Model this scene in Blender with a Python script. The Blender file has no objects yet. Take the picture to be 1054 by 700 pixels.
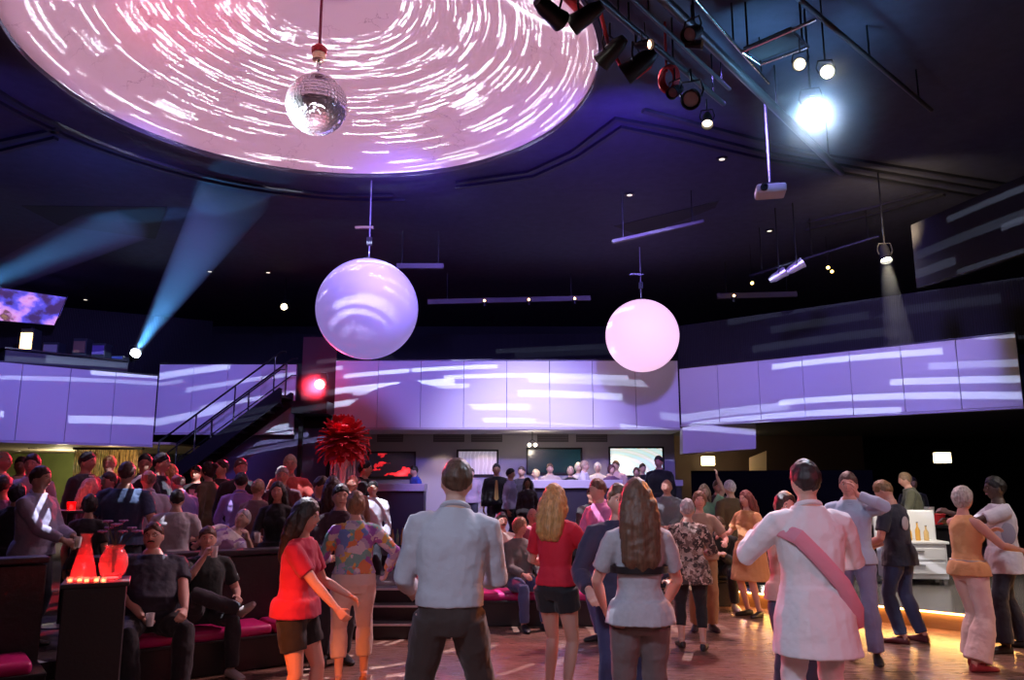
import bpy, bmesh, math, random
from mathutils import Vector, Matrix, Quaternion
random.seed(7)
R = math.radians
scene = bpy.context.scene
COL = scene.collection
V = Vector
# ------------------------------------------------------------------ camera frame (1054 x 700)
FPX, PITCH, EYE = 820.0, R(10.3), 1.65
CP, SP = math.cos(PITCH), math.sin(PITCH)
def ray(u, v):
    a, b = (u - 527.0) / FPX, (350.0 - v) / FPX
    y, z = CP - b * SP, SP + b * CP
    return a / y, z / y
def at(u, v, Y):
    "world point seen at u,v at distance Y into the room"
    x, z = ray(u, v)
    return V((x * Y, Y, EYE + z * Y))
def on(u, v, z):
    "world point seen at u,v at height z"
    x, s = ray(u, v)
    Y = (z - EYE) / s
    return V((x * Y, Y, z))

# ------------------------------------------------------------------ materials
MATS = {}
def nd(nt, kind, **kw):
    n = nt.nodes.new(kind)
    for k, v in kw.items():
        setattr(n, k, v)
    return n
def mat(name, col=(.5, .5, .5), rough=.6, metal=0.0, emit=None, estr=0.0, bump=0.0, bscale=60.0, vary=0.0, alpha=1.0, trans=0.0, spec=.5, sheen=0.0, coat=0.0):
    if name in MATS:
        return MATS[name]
    m = bpy.data.materials.new(name)
    m.use_nodes = True
    nt = m.node_tree
    p = nt.nodes['Principled BSDF']
    p.inputs['Base Color'].default_value = (*col, 1)
    p.inputs['Roughness'].default_value = rough
    p.inputs['Metallic'].default_value = metal
    p.inputs['Specular IOR Level'].default_value = spec
    p.inputs['Alpha'].default_value = alpha
    p.inputs['Transmission Weight'].default_value = trans
    if sheen: p.inputs['Sheen Weight'].default_value = sheen
    if coat: p.inputs['Coat Weight'].default_value = coat
    if emit:
        p.inputs['Emission Color'].default_value = (*emit, 1)
        p.inputs['Emission Strength'].default_value = estr
    if bump or vary:
        tc = nd(nt, 'ShaderNodeTexCoord')
        nz = nd(nt, 'ShaderNodeTexNoise')
        nz.inputs['Scale'].default_value = bscale
        nz.inputs['Detail'].default_value = 4
        nt.links.new(tc.outputs['Object'], nz.inputs['Vector'])
        if bump:
            b = nd(nt, 'ShaderNodeBump')
            b.inputs['Strength'].default_value = bump
            b.inputs['Distance'].default_value = .02
            nt.links.new(nz.outputs['Fac'], b.inputs['Height'])
            nt.links.new(b.outputs['Normal'], p.inputs['Normal'])
        if vary:
            mx = nd(nt, 'ShaderNodeMix', data_type='RGBA')
            mx.inputs[6].default_value = (*[c * (1 - vary) for c in col], 1)
            mx.inputs[7].default_value = (*[min(1, c * (1 + vary)) for c in col], 1)
            nt.links.new(nz.outputs['Fac'], mx.inputs[0])
            nt.links.new(mx.outputs[2], p.inputs['Base Color'])
    MATS[name] = m
    return m
def ramp_mat(name, stops, scale=8.0, kind='voronoi', rough=.75, stretch=(1, 1, 1), bump=0.0, interp='CONSTANT', coords='Object', emit=0.0):
    "a printed fabric, picture or grain: a texture through a colour ramp"
    if name in MATS:
        return MATS[name]
    m = bpy.data.materials.new(name); m.use_nodes = True
    nt = m.node_tree; p = nt.nodes['Principled BSDF']
    p.inputs['Roughness'].default_value = rough
    tc = nd(nt, 'ShaderNodeTexCoord'); mp = nd(nt, 'ShaderNodeMapping')
    mp.inputs['Scale'].default_value = stretch
    nt.links.new(tc.outputs[coords], mp.inputs[0])
    if kind == 'voronoi':
        t = nd(nt, 'ShaderNodeTexVoronoi'); t.inputs['Scale'].default_value = scale
        nz = nd(nt, 'ShaderNodeTexNoise'); nz.inputs['Scale'].default_value = scale * .8
        ad = nd(nt, 'ShaderNodeMix', data_type='RGBA'); ad.inputs[0].default_value = .12
        nt.links.new(mp.outputs[0], nz.inputs[0]); nt.links.new(mp.outputs[0], ad.inputs[6]); nt.links.new(nz.outputs['Color'], ad.inputs[7])
        nt.links.new(ad.outputs[2], t.inputs[0])
        sx = nd(nt, 'ShaderNodeSeparateColor'); nt.links.new(t.outputs['Color'], sx.inputs[0]); fac = sx.outputs[0]
    elif kind == 'wave':
        t = nd(nt, 'ShaderNodeTexWave'); t.inputs['Scale'].default_value = scale; t.inputs['Distortion'].default_value = 3; t.inputs['Detail'].default_value = 2
        nt.links.new(mp.outputs[0], t.inputs[0]); fac = t.outputs['Fac']
    elif kind == 'rings':
        t = nd(nt, 'ShaderNodeTexWave', wave_type='RINGS', rings_direction='SPHERICAL'); t.inputs['Scale'].default_value = scale; t.inputs['Distortion'].default_value = 1
        nt.links.new(mp.outputs[0], t.inputs[0]); fac = t.outputs['Fac']
    else:
        t = nd(nt, 'ShaderNodeTexNoise'); t.inputs['Scale'].default_value = scale; t.inputs['Detail'].default_value = 5
        nt.links.new(mp.outputs[0], t.inputs[0]); fac = t.outputs['Fac']
    cr = nd(nt, 'ShaderNodeValToRGB'); cr.color_ramp.interpolation = interp
    el = cr.color_ramp.elements
    while len(el) > 1: el.remove(el[0])
    for i, (pos, c) in enumerate(stops):
        e = el[0] if i == 0 else el.new(pos)
        e.position = pos; e.color = (*c, 1)
    nt.links.new(fac, cr.inputs[0])
    nt.links.new(cr.outputs[0], p.inputs['Base Color'])
    if emit:
        nt.links.new(cr.outputs[0], p.inputs['Emission Color']); p.inputs['Emission Strength'].default_value = emit
    if bump:
        b = nd(nt, 'ShaderNodeBump'); b.inputs['Strength'].default_value = bump; b.inputs['Distance'].default_value = .01
        nt.links.new(fac, b.inputs['Height']); nt.links.new(b.outputs[0], p.inputs['Normal'])
    MATS[name] = m
    return m

# ------------------------------------------------------------------ mesh builder
class MB:
    def __init__(s):
        s.v, s.f, s.m = [], [], []
    def add(s, vs, fs, mi=0):
        b = len(s.v)
        s.v.extend(V(p) for p in vs)
        s.f.extend(tuple(i + b for i in f) for f in fs)
        s.m.extend([mi] * len(fs))
        return s
    def box(s, c, size, rz=0.0, mi=0, rot=None):
        h = [x / 2 for x in size]
        M = (rot or Matrix.Rotation(rz, 3, 'Z'))
        c = V(c)
        vs = [c + M @ V((sx * h[0], sy * h[1], sz * h[2])) for sx in (-1, 1) for sy in (-1, 1) for sz in (-1, 1)]
        return s.add(vs, [(0, 1, 3, 2), (4, 6, 7, 5), (0, 4, 5, 1), (2, 3, 7, 6), (0, 2, 6, 4), (1, 5, 7, 3)], mi)
    def prism(s, poly, z0, z1, mi=0):
        "poly: xy points, counter-clockwise"
        n = len(poly)
        vs = [V((p[0], p[1], z0)) for p in poly] + [V((p[0], p[1], z1)) for p in poly]
        fs = [tuple(range(n - 1, -1, -1)), tuple(range(n, 2 * n))] + [(i, (i + 1) % n, n + (i + 1) % n, n + i) for i in range(n)]
        return s.add(vs, fs, mi)
    def slab(s, pts, thick, mi=0):
        "pts: planar 3-D polygon, thickened along its normal by the vector thick"
        n = len(pts); t = V(thick)
        vs = [V(p) for p in pts] + [V(p) + t for p in pts]
        fs = [tuple(range(n - 1, -1, -1)), tuple(range(n, 2 * n))] + [(i, (i + 1) % n, n + (i + 1) % n, n + i) for i in range(n)]
        return s.add(vs, fs, mi)
    def loft(s, rings, mi=0, cap=True, close=False):
        n = len(rings[0]); vs = [p for r in rings for p in r]; fs = []
        m = len(rings)
        for i in range(m if close else m - 1):
            a, b = i * n, ((i + 1) % m) * n
            fs += [(a + j, a + (j + 1) % n, b + (j + 1) % n, b + j) for j in range(n)]
        if cap and not close:
            fs += [tuple(range(n - 1, -1, -1)), tuple(range((m - 1) * n, m * n))]
        return s.add(vs, fs, mi)
    def tube(s, pts, rads, n=10, mi=0, flat=1.0, side=None, cap=True, close=False):
        "a tube along points; flat squeezes it across the direction side"
        pts = [V(p) for p in pts]
        if not hasattr(rads, '__len__'): rads = [rads] * len(pts)
        rings = []; ref = None
        for i, p in enumerate(pts):
            if close: d = pts[(i + 1) % len(pts)] - pts[i - 1]
            else: d = pts[min(i + 1, len(pts) - 1)] - pts[max(i - 1, 0)]
            d = d.normalized() if d.length > 1e-9 else V((0, 0, 1))
            if ref is None:
                ref = V(side) if side else (V((0, 0, 1)) if abs(d.z) < .9 else V((1, 0, 0)))
            ax = ref - d * ref.dot(d)
            if ax.length < 1e-6: ax = d.orthogonal()
            ax.normalize(); ay = d.cross(ax); ref = ax
            rings.append([p + ax * (math.cos(t) * rads[i] * flat) + ay * (math.sin(t) * rads[i]) for t in (2 * math.pi * k / n for k in range(n))])
        return s.loft(rings, mi, cap, close)
    def ell(s, c, r, nu=16, nv=10, mi=0, M=None, fn=None):
        "ellipsoid; fn(d) may return an own offset for a unit direction"
        c = V(c); vs = []; fs = []
        if not hasattr(r, '__len__'): r = (r, r, r)
        def pt(d):
            q = fn(d) if fn else V((d.x * r[0], d.y * r[1], d.z * r[2]))
            return c + (M @ q if M else q)
        vs.append(pt(V((0, 0, -1))))
        for i in range(1, nv):
            th = math.pi * i / nv
            for j in range(nu):
                ph = 2 * math.pi * j / nu
                vs.append(pt(V((math.sin(th) * math.cos(ph), math.sin(th) * math.sin(ph), -math.cos(th)))))
        vs.append(pt(V((0, 0, 1))))
        for j in range(nu):
            fs.append((0, 1 + (j + 1) % nu, 1 + j))
            e = len(vs) - 1 - nu
            fs.append((len(vs) - 1, e + j, e + (j + 1) % nu))
        for i in range(nv - 2):
            a = 1 + i * nu
            fs += [(a + j, a + (j + 1) % nu, a + nu + (j + 1) % nu, a + nu + j) for j in range(nu)]
        return s.add(vs, fs, mi)
    def lathe(s, prof, c=(0, 0, 0), n=24, mi=0, M=None, cap=True):
        c = V(c); rings = []
        for r, z in prof:
            ring = [V((r * math.cos(t), r * math.sin(t), z)) for t in (2 * math.pi * k / n for k in range(n))]
            rings.append([c + (M @ q if M else q) for q in ring])
        return s.loft(rings, mi, cap)
    def build(s, name, mats, parent=None, smooth=True, bevel=0.0):
        me = bpy.data.meshes.new(name)
        me.from_pydata([tuple(p) for p in s.v], [], s.f)
        if not isinstance(mats, (list, tuple)): mats = [mats]
        for m in mats: me.materials.append(m)
        if len(mats) > 1: me.polygons.foreach_set('material_index', s.m)
        bm = bmesh.new(); bm.from_mesh(me)
        bmesh.ops.recalc_face_normals(bm, faces=bm.faces)
        bm.to_mesh(me); bm.free()
        if smooth: me.shade_smooth()
        o = bpy.data.objects.new(name, me)
        COL.objects.link(o)
        if parent: o.parent = parent
        if bevel:
            b = o.modifiers.new('edge', 'BEVEL'); b.width = bevel; b.segments = 2; b.limit_method = 'ANGLE'
        if smooth and not bevel:
            try: me.set_sharp_from_angle(angle=R(40))
            except Exception: pass
        return o
def tag(o, label=None, cat=None, group=None, kind=None):
    if label: o['label'] = label
    if cat: o['category'] = cat
    if group: o['group'] = group
    if kind: o['kind'] = kind
    return o
def empty(name, loc, label=None, cat=None, group=None, rz=0.0):
    o = bpy.data.objects.new(name, None)
    o.empty_display_size = .1
    COL.objects.link(o)
    o.location = loc; o.rotation_euler = (0, 0, rz)
    return tag(o, label, cat, group)
def struct(name, mb, m, bevel=0.0, smooth=False):
    return tag(mb.build(name, m, None, smooth, bevel), kind='structure')
def lerp(a, b, t): return a + (b - a) * t
def copy_tree(o, parent=None):
    c = o.copy(); COL.objects.link(c)
    if parent: c.parent = parent
    for ch in o.children: copy_tree(ch, c)
    return c
def look(src, dst):
    "rotation whose -Z looks from src to dst"
    return (V(dst) - V(src)).to_track_quat('-Z', 'Y')
LIGHTS = 0
def lamp(kind, loc, power, col=(1, 1, 1), to=None, size=.1, angle=60, blend=.3, name='light'):
    d = bpy.data.lights.new(name, kind)
    d.energy = power; d.color = col
    if kind == 'SPOT':
        d.spot_size = R(angle); d.spot_blend = blend; d.shadow_soft_size = size
    elif kind == 'POINT': d.shadow_soft_size = size
    elif kind == 'AREA':
        if hasattr(size, '__len__'):
            d.shape = 'RECTANGLE'; d.size, d.size_y = size
        else: d.size = size
    o = bpy.data.objects.new(name, d); COL.objects.link(o); o.location = loc
    if to is not None:
        o.rotation_mode = 'QUATERNION'; o.rotation_quaternion = look(loc, to)
    return o
# ================================================================== the room
CEIL = 7.2
DC, DR = V((-2.63, 10.0, CEIL)), 3.82           # dome over the dance floor
M_black = mat('black_paint', (.012, .013, .018), .75, bump=.15, bscale=8)
M_ceil = mat('dark_ceiling_paint', (.046, .048, .085), .8, bump=.2, bscale=5, vary=.35)
M_drape = ramp_mat('black_drape', [(0, (.004, .004, .006)), (1, (.014, .015, .02))], 9, 'wave', .9, (1, 1, .02), .6, 'LINEAR')
M_metal = mat('black_metal', (.02, .02, .024), .4, .6)
M_steel = mat('steel', (.55, .55, .58), .25, 1.0)
M_panel = mat('white_balcony_panel', (.62, .62, .66), .45, bump=.03, bscale=3)
M_gap = mat('panel_gap', (.06, .06, .09), .8)
M_greywall = mat('grey_wall_paint', (.36, .34, .40), .7, bump=.05, bscale=30)

def floor_mat():
    m = bpy.data.materials.new('parquet'); m.use_nodes = True
    nt = m.node_tree; p = nt.nodes['Principled BSDF']
    tc = nd(nt, 'ShaderNodeTexCoord'); mp = nd(nt, 'ShaderNodeMapping')
    mp.inputs['Rotation'].default_value = (0, 0, R(4))
    bk = nd(nt, 'ShaderNodeTexBrick')
    bk.inputs['Color1'].default_value = (.36, .20, .145, 1); bk.inputs['Color2'].default_value = (.25, .13, .095, 1)
    bk.inputs['Mortar'].default_value = (.06, .03, .02, 1)
    bk.inputs['Scale'].default_value = 1; bk.inputs['Mortar Size'].default_value = .004
    bk.inputs['Brick Width'].default_value = 1.5; bk.inputs['Row Height'].default_value = .11
    nz = nd(nt, 'ShaderNodeTexNoise'); nz.inputs['Scale'].default_value = 9
    st = nd(nt, 'ShaderNodeMapping'); st.inputs['Scale'].default_value = (.6, 8, 1)
    L = nt.links.new
    L(tc.outputs['Object'], mp.inputs[0]); L(mp.outputs[0], bk.inputs[0]); L(mp.outputs[0], st.inputs[0]); L(st.outputs[0], nz.inputs[0])
    mx = nd(nt, 'ShaderNodeMix', data_type='RGBA', blend_type='MULTIPLY'); mx.inputs[0].default_value = .5
    L(bk.outputs['Color'], mx.inputs[6]); L(nz.outputs['Color'], mx.inputs[7]); L(mx.outputs[2], p.inputs['Base Color'])
    mr = nd(nt, 'ShaderNodeMapRange'); mr.inputs[3].default_value = .16; mr.inputs[4].default_value = .42
    L(nz.outputs['Fac'], mr.inputs[0]); L(mr.outputs[0], p.inputs['Roughness'])
    return m
struct('floor', MB().box((0, 11, -.1), (34, 36, .2)), floor_mat())

# ceiling slab with the round opening, and the dome over it
def ring_slab():
    mb = MB(); n = 96; z0, z1 = CEIL, CEIL + .25
    c = [V((DC.x + DR * math.cos(2 * math.pi * k / n), DC.y + DR * math.sin(2 * math.pi * k / n), 0)) for k in range(n)]
    X0, X1, Y0, Y1 = -17, 17, -7, 29
    def out(p):
        d = p - V((DC.x, DC.y, 0)); ts = []
        if d.x: ts.append(((X1 if d.x > 0 else X0) - DC.x) / d.x)
        if d.y: ts.append(((Y1 if d.y > 0 else Y0) - DC.y) / d.y)
        return V((DC.x, DC.y, 0)) + d * min(t for t in ts if t > 0)
    o = [out(p) for p in c]
    # exact corners: snap the nearest outer points
    for cx, cy in ((X0, Y0), (X0, Y1), (X1, Y0), (X1, Y1)):
        i = min(range(n), key=lambda k: (o[k] - V((cx, cy, 0))).length); o[i] = V((cx, cy, 0))
    rings = [[p + V((0, 0, z0)) for p in c], [p + V((0, 0, z0)) for p in o], [p + V((0, 0, z1)) for p in o], [p + V((0, 0, z1)) for p in c]]
    return mb.loft(rings, close=True)
struct('ceiling', ring_slab(), M_ceil)
def dome_mat():
    m = bpy.data.materials.new('dome_fabric'); m.use_nodes = True
    nt = m.node_tree; p = nt.nodes['Principled BSDF']; L = nt.links.new
    p.inputs['Roughness'].default_value = .85
    tc = nd(nt, 'ShaderNodeTexCoord')
    # faint scrolls of an old plaster pattern and the seams of the cloth
    v = nd(nt, 'ShaderNodeTexVoronoi', feature='DISTANCE_TO_EDGE'); v.inputs['Scale'].default_value = 3.4
    nz = nd(nt, 'ShaderNodeTexNoise'); nz.inputs['Scale'].default_value = 1.1; nz.inputs['Detail'].default_value = 3
    dn = nd(nt, 'ShaderNodeTexNoise'); dn.inputs['Scale'].default_value = 4; dn.inputs['Detail'].default_value = 5
    L(tc.outputs['Object'], dn.inputs[0])
    ad = nd(nt, 'ShaderNodeMix', data_type='RGBA'); ad.inputs[0].default_value = .35
    L(tc.outputs['Object'], ad.inputs[6]); L(dn.outputs['Color'], ad.inputs[7]); L(ad.outputs[2], v.inputs[0]); L(tc.outputs['Object'], nz.inputs[0])
    edge = nd(nt, 'ShaderNodeMapRange'); edge.inputs[1].default_value = 0; edge.inputs[2].default_value = .02; L(v.outputs['Distance'], edge.inputs[0])
    reg = nd(nt, 'ShaderNodeMapRange'); reg.inputs[1].default_value = .5; reg.inputs[2].default_value = .62; L(nz.outputs['Fac'], reg.inputs[0])
    inv = nd(nt, 'ShaderNodeMath', operation='SUBTRACT'); inv.inputs[0].default_value = 1; L(edge.outputs[0], inv.inputs[1])
    mu = nd(nt, 'ShaderNodeMath', operation='MULTIPLY'); L(inv.outputs[0], mu.inputs[0]); L(reg.outputs[0], mu.inputs[1])
    mx = nd(nt, 'ShaderNodeMix', data_type='RGBA'); L(mu.outputs[0], mx.inputs[0])
    mx.inputs[6].default_value = (.70, .66, .70, 1); mx.inputs[7].default_value = (.42, .36, .42, 1)
    L(mx.outputs[2], p.inputs['Base Color'])
    return m
def dome():
    rise = 1.5; Rs = (DR * DR + rise * rise) / (2 * rise); mb = MB(); rings = []
    a0 = math.asin(DR / Rs)
    for t in range(15):
        a = a0 * (1 - t / 14.0) if t < 14 else .004
        r, z = Rs * math.sin(a), rise - Rs + Rs * math.cos(a)
        rings.append([V((r * math.cos(k * math.pi / 48), r * math.sin(k * math.pi / 48), z)) for k in range(96)])
    outer = [[p * 1.012 + V((0, 0, .06)) for p in r] for r in reversed(rings)]
    return mb.loft(rings + outer, close=True)
d = struct('ceiling_dome', dome(), dome_mat(), smooth=True); d.location = DC + V((0, 0, .02))
d['label'] = 'shallow white dome set into the dark ceiling over the dance floor'
rim = MB(); rim.loft([[V((DC.x + r * math.cos(k * math.pi / 48), DC.y + r * math.sin(k * math.pi / 48), z)) for k in range(96)] for r, z in ((DR - .03, CEIL + .1), (DR - .03, CEIL - .03), (DR + .05, CEIL - .03), (DR + .05, CEIL + .02))], close=True)
struct('trim_1', rim, M_ceil, smooth=True)
# stepped mouldings of the ceiling
def strip(pts, w=.09, t=.05, z=CEIL):
    mb = MB(); pts = [V((p.x, p.y, z - t / 2 - .002)) for p in pts]
    rings = []
    for i, p in enumerate(pts):
        d = (pts[min(i + 1, len(pts) - 1)] - pts[max(i - 1, 0)]).normalized(); n = V((-d.y, d.x, 0))
        rings.append([p + n * w / 2 + V((0, 0, t / 2)), p - n * w / 2 + V((0, 0, t / 2)), p - n * w / 2 - V((0, 0, t / 2)), p + n * w / 2 - V((0, 0, t / 2))])
    return mb.loft(rings)
arc = lambda r, a0, a1: [V((DC.x + r * math.cos(R(a)), DC.y + r * math.sin(R(a)), 0)) for a in range(a0, a1 + 1, 4)]
M_mould = mat('moulding_paint', (.02, .02, .032), .6)
k = 2
for pts in (arc(4.75, 86, 196), arc(5.0, 84, 200),
            [on(470, 187, CEIL), on(545, 176, CEIL), on(590, 155, CEIL), on(634, 121, CEIL), on(700, 134, CEIL), on(790, 157, CEIL), on(1054, 201, CEIL)],
            [on(470, 192, CEIL), on(550, 181, CEIL), on(596, 160, CEIL), on(640, 130, CEIL), on(700, 143, CEIL), on(790, 164, CEIL), on(1054, 210, CEIL)],
            [on(662, 112, CEIL), on(740, 133, CEIL), on(830, 156, CEIL), on(1054, 192, CEIL)],
            [on(832, 228, CEIL), on(900, 212, CEIL), on(965, 194, CEIL)], [on(830, 236, CEIL), on(905, 218, CEIL), on(972, 199, CEIL)],
            [on(0, 145, CEIL), on(60, 132, CEIL)], [on(0, 155, CEIL), on(58, 141, CEIL)]):
    struct('trim_%d' % k, strip(pts), M_mould); k += 1
# flat black patches on the ceiling, in place of a recess and slots
def patch(pix, z=CEIL - .012, t=.01):
    return MB().prism([(p.x, p.y) for p in (on(u, v, z) for u, v in pix)][::-1], z, z + t)
for pix in ([(22, 212), (172, 213), (160, 246), (60, 232)], [(632, 233), (740, 207), (736, 214), (660, 243)]):
    struct('trim_%d' % k, patch(pix), M_black); k += 1

# outer walls
for nm, c, s in (('wall_back', (0, 28, 3.6), (34, .3, 7.4)), ('wall_left', (-16.6, 11, 3.6), (.3, 36, 7.4)), ('wall_right', (16.6, 11, 3.6), (.3, 36, 7.4)), ('wall_front', (0, -6.6, 3.6), (34, .3, 7.4))):
    struct(nm, MB().box(c, s), M_black)
# drapes above the balcony fronts
def wallrun(name, p0, p1, z0, z1, thick, m, back=1, label=None):
    p0, p1 = V((p0.x, p0.y, 0)), V((p1.x, p1.y, 0)); d = (p1 - p0).normalized(); n = V((-d.y, d.x, 0)) * back * thick
    mb = MB().slab([p0 + V((0, 0, z0)), p1 + V((0, 0, z0)), p1 + V((0, 0, z1)), p0 + V((0, 0, z1))], n)
    return struct(name, mb, m)
# balcony fronts: rows of white panels
M_ledge = mat('balcony_edge_trim', (.45, .42, .45), .4)
def band(name, label, p0, p1, z0, z1, n, lip=True):
    "p0, p1: ends on plan; the panels face the camera side"
    root = empty(name, (p0.x, p0.y, z0)); tag(root, label, 'balcony front', 'white panelled balcony fronts')
    d = V((p1.x - p0.x, p1.y - p0.y, 0)); Ln = d.length; d.normalize(); nrm = V((d.y, -d.x, 0))
    if nrm.y > 0: nrm = -nrm
    H = z1 - z0; w = Ln / n; rot = Matrix((d, -nrm, V((0, 0, 1)))).transposed()
    MB().box(d * Ln / 2 + V((0, 0, H / 2)) - nrm * .1, (Ln, .1, H), rot=rot).build('backing', M_gap, root, False)
    for i in range(n):
        MB().box(d * (w * (i + .5)) + V((0, 0, H / 2)) - nrm * .025, (w - .012, .05, H), rot=rot).build('panel', M_panel, root, False, .004)
    MB().box(d * Ln / 2 + V((0, 0, -.03)) - nrm * .06, (Ln, .16, .05), rot=rot).build('bottom_trim', M_ledge, root, False)
    MB().box(d * Ln / 2 + V((0, 0, H + .02)) - nrm * .06, (Ln, .14, .035), rot=rot).build('top_rail', M_metal, root, False)
    return root
YB = 20.0
c0, c1 = at(343, 440, YB), at(700, 440, YB)
zb0, zb1 = at(520, 440, YB).z, at(520, 371.5, YB).z
band('balcony_front', 'long middle balcony front of eight white panels behind the two hanging globes', c0, c1, zb0, zb1, 8)
s0, s1 = at(159, 445, YB + .05), at(302, 445, YB + .05)
band('balcony_front', 'short balcony front of white panels behind the black stair', s0, s1, at(230, 445, YB).z, at(230, 375, YB).z, 4)
ra, rb = at(701, 437, YB + .05), at(1052, 403, 15.2)
zr0, zr1 = ra.z, at(701, 381, YB).z
band('balcony_front', 'slanting balcony front of white panels on the side with black drapes', ra, rb, zr0, zr1 + .03, 7)
la, lb = at(-40, 453, 17.2), at(157, 458, YB - .05)
band('balcony_front', 'slanting balcony front of white panels below the control desk', la, lb, lb.z, lb.z + 1.72, 4)
# black drapes behind / above the balcony fronts
wallrun('wall_drape_1', ra + V((.1, .5, 0)), rb + V((.6, .2, 0)), zr1 - .3, 5.75, .12, M_drape)
wallrun('wall_drape_2', V((-9.2, 24.0, 0)), V((4.9, 24.0, 0)), 3.0, 6.2, .12, M_drape)
wallrun('wall_drape_3', rb + V((.55, -.1, 0)), V((14, 6, 0)), 0, 5.2, .12, M_drape)
wallrun('wall_drape_4', V((-15.5, 20.5, 0)), V((-9.2, 24.0, 0)), 3.6, 6.6, .12, M_drape)
# balcony decks behind the fronts
struct('balcony_deck_1', MB().prism([(la.x, la.y + .35), (lb.x, lb.y + .4), (c1.x, YB + .2), (rb.x + .2, rb.y + .3), (16, 16), (16, 27.5), (-16, 27.5), (-16, 18)], zb0 + .02, zb0 + .2), M_black)
# raised bulkhead along the upper right
bk0, bk1 = at(940, 258, 13.0), at(1075, 178, 9.0)
wallrun('wall_bulkhead', V((bk0.x, bk0.y, 0)), V((bk1.x + 1.5, bk1.y - .5, 0)), 4.9, 6.0, .1, mat('bulkhead', (.006, .006, .010), .7, bump=.15, bscale=5), 1)
# back wall of the bar under the balcony
YW = 21.8
struct('wall_bar', MB().box(((c0.x + c1.x) / 2 - .2, YW + .1, 1.6), (c1.x - c0.x + .8, .2, 3.2)), M_greywall)
struct('trim_30', MB().box(((c0.x + c1.x) / 2, (YB + YW) / 2 + .1, zb0 - .04), (c1.x - c0.x + .2, YW - YB, .05)), mat('soffit', (.5, .47, .5), .7))
# tier floors
struct('floor_tier_1', MB().prism([(-16, 5.4), (-4.75, 6.60), (-2.72, 8.30), (-1.85, 9.1), (-1.85, 10.02), (-.62, 10.02), (-.62, 11.2), (-1.0, 11.2), (-1.0, 27), (-16, 27)], 0, .15), mat('tier_carpet', (.03, .018, .022), .95, bump=.3, bscale=80))
struct('floor_tier_3', MB().box((-1.24, 10.6, .225), (1.2, 1.14, .45)), mat('tier_carpet'))
struct('floor_tier_2', MB().prism([(-6.5, 15.5), (6.5, 15.5), (6.5, 21.7), (-6.5, 21.7)], .005, .33), mat('tier_carpet'))
# wall behind the stair, under landing
wallrun('wall_stair', at(230, 450, YB + .3), at(345, 450, YB + .3), 0, at(230, 436, YB).z - .1, .15, mat('violet_wall', (.10, .08, .16), .7))
# side passage on the right, under a small soffit
ps0, ps1 = at(703, 467, 19.6), at(778, 462, 19.2)
struct('trim_31', MB().slab([ps0, ps1, at(778, 432, 19.2), at(703, 440, 19.6)], V((.05, .6, 0))), mat('soffit_face', (.55, .5, .55), .5))
struct('wall_passage', MB().box((7.2, 24, 1.6), (6.5, .2, 3.2)), mat('passage_wall', (.09, .055, .04), .7))
struct('wall_alcove', MB().slab([at(772, 505, 22.5), at(789, 505, 21.8), at(789, 464, 21.8), at(772, 471, 22.5)], V((.05, .25, 0))), mat('tan_wall', (.62, .44, .26), .7))
wallrun('wall_half', at(712, 510, 20.6), at(900, 510, 19.4), 0, at(760, 484.5, 20.4).z, .12, mat('half_wall', (.003, .003, .004), .95, spec=.1))
# ================================================================== people
REMESH = []
def ring(c, ax, ay, rx, ry, n=18, p=2.3):
    out = []
    for k in range(n):
        t = 2 * math.pi * k / n; ct, st = math.cos(t), math.sin(t)
        out.append(c + ax * (rx * math.copysign(abs(ct) ** (2 / p), ct)) + ay * (ry * math.copysign(abs(st) ** (2 / p), st)))
    return out
def ik(a, t, l1, l2, pole):
    d = t - a; L = d.length; u = d.normalized()
    L = max(min(L, (l1 + l2) * .998), abs(l1 - l2) + .02)
    x = (l1 * l1 - l2 * l2 + L * L) / (2 * L); h = math.sqrt(max(l1 * l1 - x * x, 0))
    q = pole - u * pole.dot(u)
    q = q.normalized() if q.length > 1e-5 else u.orthogonal()
    return a + u * x + q * h, a + u * L
def head_pt(d, fem=0):
    x, y, z = d.x * .079, d.y * .095, d.z * .12
    if d.z < 0:
        x *= 1 - (.34 + .06 * fem) * (-d.z) ** 1.6
        if d.y < 0: y *= 1 - .35 * (-d.z) ** 1.5
        else: y *= 1 - .06 * (-d.z)
    elif d.y < 0: y *= 1.08
    f = max(0, d.y)
    g = lambda cx, cz, wx, wz: math.exp(-((abs(d.x) - cx) / wx) ** 2 - ((d.z - cz) / wz) ** 2) * f
    y += .020 * g(0, -.17, .13, .13) + .008 * g(0, .02, .1, .2) - .010 * g(.36, .05, .17, .12) + .005 * g(.3, .24, .3, .09)
    y += .005 * g(0, -.47, .24, .06) + .008 * g(0, -.84, .3, .16) - .003 * g(0, -.39, .2, .04)
    return V((x, y, z))
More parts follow.
